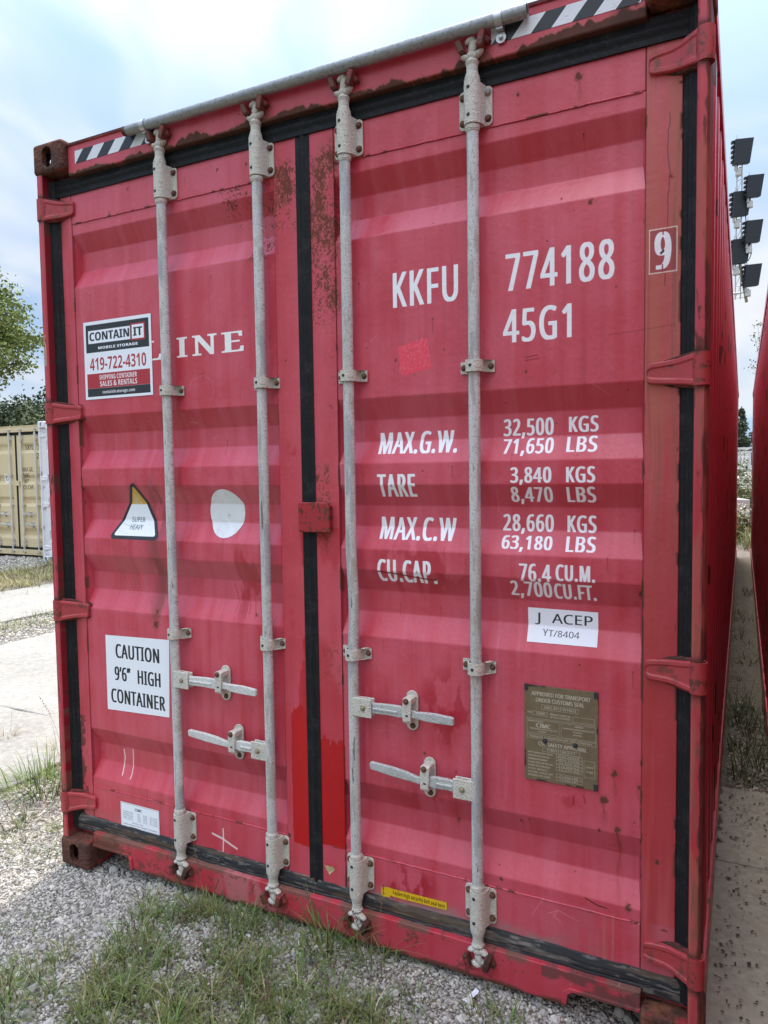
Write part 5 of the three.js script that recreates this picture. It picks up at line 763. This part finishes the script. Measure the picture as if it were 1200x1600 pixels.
  // thin flowering stalks with dark seed heads
  const st = [], head = []; const addStalk = (x, z, h, dx, dz) => { const y = groundH(x, z); const P = [[x, y, z], [x + dx * 0.3, y + h * 0.5, z + dz * 0.3], [x + dx, y + h, z + dz]]; st.push(tube(P, 0.0009, 8, 4)); for (let i = 0; i < 7; i++) { const t = 0.72 + 0.28 * i / 7, s = new THREE.IcosahedronGeometry(1, 0); s.scale(0.0022, 0.0055, 0.0022); s.rotateZ(rr(-0.9, 0.9)); head.push(mv(s, x + dx * t * t + rr(-0.004, 0.004), y + h * t, z + dz * t * t)); } };
  addStalk(1.50, 0.055, 0.30, 0.02, -0.02); addStalk(1.47, 0.06, 0.22, -0.05, 0.02); addStalk(0.79, 0.04, 0.26, -0.03, 0.01); addStalk(0.84, 0.05, 0.16, 0.03, 0.0); addStalk(0.98, 0.04, 0.18, 0.05, 0.01); addStalk(0.93, 0.06, 0.14, -0.02, 0.02); addStalk(1.29, 0.05, 0.24, -0.05, 0.02); addStalk(1.33, 0.06, 0.20, 0.08, 0.0);
  addStalk(-0.95, -0.8, 0.36, -0.12, 0.05); addStalk(-0.85, -0.75, 0.30, 0.1, 0.03); addStalk(-0.3, 0.02, 0.14, -0.02, 0.02); addStalk(-0.42, -0.1, 0.16, -0.03, 0.02); for (let i = 0; i < 10; i++) addStalk(rr(0.6, 1.5), rr(0.1, 0.4), rr(0.08, 0.14), rr(-0.04, 0.04), rr(-0.03, 0.03));
  const s1 = mesh('grass_stalks', merge(st), std({ color: rgb(0.20, 0.14, 0.08), roughness: 0.8 }), scene); tag(s1, 'thin brown grass stalks standing along the door sill', 'grass', null, 'stuff'); const s2 = mesh('seed_heads', merge(head), std({ color: rgb(0.14, 0.07, 0.05), roughness: 0.9 }), scene); tag(s2, 'dark seed heads at the tips of thin stalks', 'grass', null, 'stuff');
}

// ------------------------------------------------------------------ small litter
{
  const g = new THREE.PlaneGeometry(0.018, 0.052, 6, 12), p = g.attributes.position; for (let i = 0; i < p.count; i++) p.setZ(i, 0.0025 * Math.sin(p.getX(i) * 300) + 0.004 * Math.pow(Math.abs(p.getY(i)) / 0.026, 3) + 0.001 * Math.sin(p.getY(i) * 240)); g.computeVertexNormals();
  g.rotateX(-Math.PI / 2); g.rotateY(-0.5); g.translate(0, 0, 0); const m = mesh('paper_scrap', g, std({ color: rgb(0.72, 0.72, 0.74), roughness: 0.5, side: THREE.DoubleSide }), scene); m.position.set(1.805, groundH(1.805, 0.035) + 0.016, 0.035); m.rotation.z = 0.12; m.rotation.x = 0.25; tag(m, 'small crumpled white wrapper lying on the gravel', 'litter');
}

{ const g = [], n = 240; for (let i = 0; i < n; i++) { const q = new THREE.PlaneGeometry(rr(0.003, 0.010), rr(0.003, 0.014)); q.rotateX(-Math.PI / 2 + rr(-0.4, 0.4)); q.rotateY(rr(0, 6)); const z = -1.85 + 1.9 * Math.pow(rnd(), 1.3); g.push(mv(q, rr(2.45, 2.645), 0.009, z)); } const m = mesh('leaf_litter', merge(g), std({ color: rgb(0.05, 0.04, 0.03), roughness: 0.95, side: THREE.DoubleSide }), scene); tag(m, 'dark crumbs of dead leaf on the gap concrete', 'leaf litter', null, 'stuff'); }

// ------------------------------------------------------------------ trees, shrubs, blocks, light tower
function leafMesh(name, pts, size, cols, mat, parent, label) {
  const pos = new Float32Array(pts.length * 12 * 1.5), col = new Float32Array(pts.length * 12 * 1.5), a = new THREE.Vector3(), b = new THREE.Vector3(), n = new THREE.Vector3(); let o = 0;
  for (const [x, y, z, k] of pts) { a.set(rr(-1, 1), rr(-0.9, 0.7), rr(-1, 1)).normalize(); n.set(rr(-1, 1), rr(-1, 1), rr(-1, 1)).normalize(); b.crossVectors(a, n).normalize(); const s = size * rr(0.6, 1.3), c = cols[Math.floor(rnd() * cols.length)], q = rr(0.75, 1.25) * (k ?? 1); const v = (t, w) => [x + a.x * t * s + b.x * w * s, y + a.y * t * s + b.y * w * s, z + a.z * t * s + b.z * w * s]; const A = v(-0.5, 0), B = v(0, 0.36), Cc = v(0.55, 0), D = v(0, -0.36); for (const P of [A, B, Cc, A, Cc, D]) { pos.set(P, o); col.set(c.map((e) => e * q), o); o += 3; } }
  const g = new THREE.BufferGeometry(); g.setAttribute('position', new THREE.BufferAttribute(pos.subarray(0, o), 3)); g.setAttribute('color', new THREE.BufferAttribute(col.subarray(0, o), 3)); g.computeVertexNormals(); return mesh(name, g, mat, parent, label);
}
const leafMat = new THREE.MeshPhysicalMaterial({ vertexColors: true, roughness: 0.75, side: THREE.DoubleSide });
const bark = std({ map: rep(dataTex(128, 256, (u, v) => { const f = tfbm(u, v, 10, 4); const k = 0.07 + 0.10 * f; return [k, k * 0.88, k * 0.74]; }), 0.6), roughness: 0.95 });
const polar = (az, d) => { const a = THREE.MathUtils.degToRad(az); return [2.51 + Math.sin(a) * d, 0, 2.0 - Math.cos(a) * d]; };
function tree(label, [x, , z], { h, r, base, leaf, n, clumps, cols, trunk = 0.16, squash = 1, spread = 0.34 }) {
  const t = thing('leafy_tree', label, 'tree', [x, 0, z], 'trees at the edge of the yard'), wood = [], pts = []; const cy = (h + base) / 2, ry = (h - base) / 2;
  wood.push(new THREE.CylinderGeometry(trunk * 0.35, trunk, h * 0.8, 9)); wood[0].translate(0, h * 0.4, 0); const cs = [];
  for (let i = 0; i < clumps; i++) { let u, v, w; do { u = rr(-1, 1); v = rr(-1, 1); w = rr(-1, 1); } while (u * u + v * v + w * w > 1 || u * u + v * v + w * w < 0.12); const taper = 1 - 0.35 * Math.max(0, v); cs.push([u * r * taper * squash, cy + v * ry, w * r * taper]); }
  for (const c of cs) { if (rnd() < 0.7) wood.push(tube([[0, lerp(base * 0.7, c[1], 0.35), 0], [c[0] * 0.5, lerp(base, c[1], 0.7), c[2] * 0.5], c], trunk * 0.11, 6, 4)); for (let i = 0; i < n / clumps; i++) { const g = () => (rnd() + rnd() + rnd() - 1.5) * 1.2; pts.push([c[0] + g() * r * spread, c[1] + g() * r * spread * 0.7, c[2] + g() * r * spread]); } }
  mesh('trunk', boxUV(merge(wood)), bark, t); leafMesh('crown', pts, leaf, cols, leafMat, t); return t;
}
const LIVELY = [[0.17, 0.23, 0.06], [0.13, 0.18, 0.045], [0.22, 0.26, 0.07]], GREEN = [[0.075, 0.10, 0.035], [0.095, 0.12, 0.04], [0.06, 0.085, 0.03]], DARK = [[0.035, 0.055, 0.028], [0.045, 0.068, 0.03], [0.055, 0.078, 0.035]], PALE = [[0.13, 0.16, 0.06], [0.10, 0.13, 0.05], [0.16, 0.17, 0.06]];
tree('open-crowned green tree reaching in at the left edge', polar(-58.2, 23), { h: 7.7, r: 2.6, base: 3.8, leaf: 0.10, n: 40000, clumps: 95, cols: LIVELY, trunk: 0.2, spread: 0.15 });
tree('dense dark tree behind the tan container', polar(-53.5, 48), { h: 6.1, r: 2.5, base: 0.6, leaf: 0.20, n: 12000, clumps: 60, cols: DARK, spread: 0.3 });
tree('dense dark tree just left of the red container', polar(-50.6, 50), { h: 7.1, r: 2.7, base: 0.6, leaf: 0.20, n: 12000, clumps: 60, cols: DARK, spread: 0.3 });
tree('lighter green tree in front of the dark ones', polar(-51.9, 44), { h: 5.2, r: 1.9, base: 0.4, leaf: 0.18, n: 7000, clumps: 40, cols: GREEN, spread: 0.3 });
tree('low pale bush-like tree at the far left horizon', polar(-56.5, 60), { h: 5.0, r: 3.2, base: 0.3, leaf: 0.22, n: 8000, clumps: 40, cols: PALE, spread: 0.3 });
tree('dark broad tree filling the far end of the gap', polar(-0.55, 58), { h: 4.9, r: 1.25, base: 0.3, leaf: 0.16, n: 6000, clumps: 40, cols: DARK, spread: 0.3 });
tree('grey-green tree right of the dark one in the gap', polar(0.75, 62), { h: 4.2, r: 0.9, base: 0.3, leaf: 0.16, n: 4000, clumps: 30, cols: GREEN, spread: 0.3 });
tree('bare-looking sapling above the right container edge', polar(1.05, 40), { h: 8.6, r: 0.7, base: 5.5, leaf: 0.10, n: 260, clumps: 16, cols: PALE, trunk: 0.05, spread: 0.3 });
{ // spruce
  const t = thing('spruce_tree', 'dark spruce with drooping tiers seen through the gap', 'tree', polar(-0.12, 66), 'trees at the edge of the yard'), pts = [], wood = [new THREE.CylinderGeometry(0.04, 0.16, 6.4, 8).translate(0, 3.2, 0)];
  for (let k = 0; k < 26; k++) { const y = 1.0 + k * 0.21, R = 1.35 * (1 - k / 27) + 0.1; for (let b = 0; b < 9; b++) { const a = rr(0, 6.3), l = R * rr(0.7, 1.1); wood.push(tube([[0, y, 0], [Math.cos(a) * l * 0.5, y - 0.04, Math.sin(a) * l * 0.5], [Math.cos(a) * l, y - 0.12, Math.sin(a) * l]], 0.012, 4, 3)); for (let i = 0; i < 22; i++) { const s = rnd(); pts.push([Math.cos(a) * l * s + rr(-0.08, 0.08), y - 0.12 * s - rr(0, 0.14), Math.sin(a) * l * s + rr(-0.08, 0.08)]); } } }
  mesh('trunk', boxUV(merge(wood)), bark, t); leafMesh('crown', pts, 0.16, DARK, leafMat, t);
}
for (const [az, d, h, r, label] of [[-0.28, 21.5, 2.0, 0.35, 'tall weed with white flower heads at the left of the gap'], [0.34, 19.5, 1.35, 0.34, 'white-flowered weed in the middle of the gap'], [-0.35, 17.0, 0.75, 0.34, 'low flowering weed in the shade line of the gap']]) {
  const t = thing('flowering_weed', label, 'plant', polar(az, d), 'flowering weeds beyond the gap'), st = [], lf = [], fl = [];
  for (let i = 0; i < 34; i++) { const a = rr(0, 6.3), R = r * Math.sqrt(rnd()), x = Math.cos(a) * R, z = Math.sin(a) * R, hh = h * rr(0.6, 1.05); st.push(tube([[x * 0.4, 0, z * 0.4], [x * 0.8, hh * 0.5, z * 0.8], [x, hh, z]], 0.006, 5, 4)); for (let k = 0; k < 26; k++) { const s = rnd(); lf.push([x * (0.4 + 0.6 * s) + rr(-0.08, 0.08), hh * s * 0.95, z * (0.4 + 0.6 * s) + rr(-0.08, 0.08)]); } for (let k = 0; k < 26; k++) fl.push([x + rr(-0.07, 0.07), hh + rr(-0.14, 0.05), z + rr(-0.07, 0.07)]); }
  mesh('stems', merge(st), std({ color: rgb(0.12, 0.14, 0.05), roughness: 0.8 }), t); leafMesh('leaves', lf, 0.10, [[0.12, 0.15, 0.05], [0.17, 0.17, 0.06]], leafMat, t); leafMesh('flowers', fl, 0.045, [[0.62, 0.60, 0.50], [0.55, 0.55, 0.42]], leafMat, t);
}
const blockM = std({ map: rep(dataTex(256, 256, (u, v) => { const f = tfbm(u, v, 5, 5), s = tfbm(u, v, 60, 2); const k = 0.40 + 0.2 * (f - 0.5) + 0.14 * (s - 0.5); return [k, k * 0.95, k * 0.88]; }), 1.2), roughness: 0.92 });
for (const [az, d, y, w, hh, rz, label] of [[-0.10, 23.5, 0, 0.85, 1.18, 0.0, 'upright concrete block behind the flowering weeds'], [-0.18, 23.2, 1.19, 0.80, 0.34, 0.06, 'concrete block lying on top of another one'], [-0.45, 18.6, 0, 0.42, 0.85, -0.08, 'leaning pale concrete block low in the gap']]) {
  const p = polar(az, d), t = mesh('concrete_block', boxUV(new RoundedBoxGeometry(w, hh, 0.7, 2, 0.03)), blockM, scene); t.position.set(p[0], y + hh / 2 - 0.01, p[2]); t.rotation.z = rz * 0.3; t.rotation.y = 0.3; tag(t, label, 'block', 'concrete blocks beyond the gap');
}
{ // floodlight mast
  const d = 26, [bx, , bz] = polar(-1.15, d), t = thing('light_tower', 'tall steel mast carrying six black floodlights behind the containers', 'light tower', [bx, 0, bz]);
  const grey = std({ color: rgb(0.50, 0.50, 0.49), roughness: 0.5, metalness: 0.4 }), black = std({ color: rgb(0.012, 0.014, 0.017), roughness: 0.55 }), wood = std({ color: rgb(0.22, 0.19, 0.13), roughness: 0.9 });
  const pt = (az, el, dd = d) => { const [x, , z] = polar(az, dd); return [x - bx, 1.6073 + Math.tan(THREE.MathUtils.degToRad(el)) * dd, z - bz]; };
  mesh('pole', cylY(0.16, 0.12, 0, 7.9, 0, 0, 16), grey, t);
  const bar = (a, b, r) => tube([a, [0, 1, 2].map((i) => (a[i] + b[i]) / 2), b], r, 4, 6);
  const lower = pt(-0.05, 11.2), F = [];
  for (const az of [-0.62, -0.30, -0.02]) F.push(bar(pt(az, 11.5), pt(az, az > -0.1 ? 15.0 : 20.6), 0.022));
  for (let el = 11.6; el < 20.6; el += 0.75) { F.push(bar(pt(-0.62, el), pt(el < 15 ? -0.02 : -0.30, el + 0.02), 0.013)); F.push(bar(pt(-0.62, el), pt(-0.30, el + 0.75), 0.010)); }
  for (const el of [11.9, 13.2]) F.push(bar([0, pt(-1.1, el)[1], 0], pt(-0.3, el), 0.035));
  mesh('lattice_frame', merge(F), grey, t); mesh('brace', bar(pt(-0.55, 14.9), pt(0.10, 11.25), 0.05), wood, t);
  const cable = [[pt(-0.1, 17.2), pt(-0.02, 16.4), pt(-0.15, 15.8), pt(-0.45, 15.4)], [pt(0.3, 15.2), pt(0.35, 14.4), pt(0.1, 13.9), pt(-0.2, 13.8)]]; mesh('cable', merge(cable.map((c) => tube(c, 0.014, 16, 5))), black, t);
  const FL = [[-0.30, 20.75, 1.0], [0.45, 18.55, 0.88], [-0.36, 17.6, 1.0], [0.42, 15.75, 0.90], [-0.36, 14.6, 1.0], [0.40, 12.95, 0.88]];
  for (const [az, el, s] of FL) {
    const p = pt(az, el), sh = [[-0.30, -0.42], [0.20, -0.36], [0.32, 0.42], [-0.26, 0.36]].map(([a, b]) => [a * s, b * s]);
    const f = mesh('floodlight', boxUV(extrudeXY(sh, -0.06, 0.10, 0.012)), black, t); f.position.set(...p); f.rotation.y = 0.5;
    const fins = []; for (let i = 0; i < 5; i++) fins.push(box(-0.33 * s, -0.27 * s, (-0.34 + i * 0.15) * s, (-0.25 + i * 0.15) * s, -0.10, 0.02, 0.01)); mesh('cooling_fin', merge(fins), black, f); mesh('mount_arm', box(-0.24 * s, -0.18 * s, -0.56 * s, -0.30 * s, -0.05, 0.03, 0.008), grey, f); mesh('aerial', cylY(0.012, 0.008, 0.34 * s, 0.52 * s, -0.18 * s, 0, 6), grey, f);
    mesh('light_arm', bar([p[0] - 0.08, p[1] - 0.45 * s, p[2]], pt(-0.30, el - 1.1), 0.024), grey, t);
    mesh('driver_box', boxUV(box(p[0] - 0.19, p[0] - 0.02, p[1] - 0.72 * s, p[1] - 0.50 * s, p[2] - 0.08, p[2] + 0.08, 0.015)), grey, t);
  }
}
renderer.render(scene, camera);
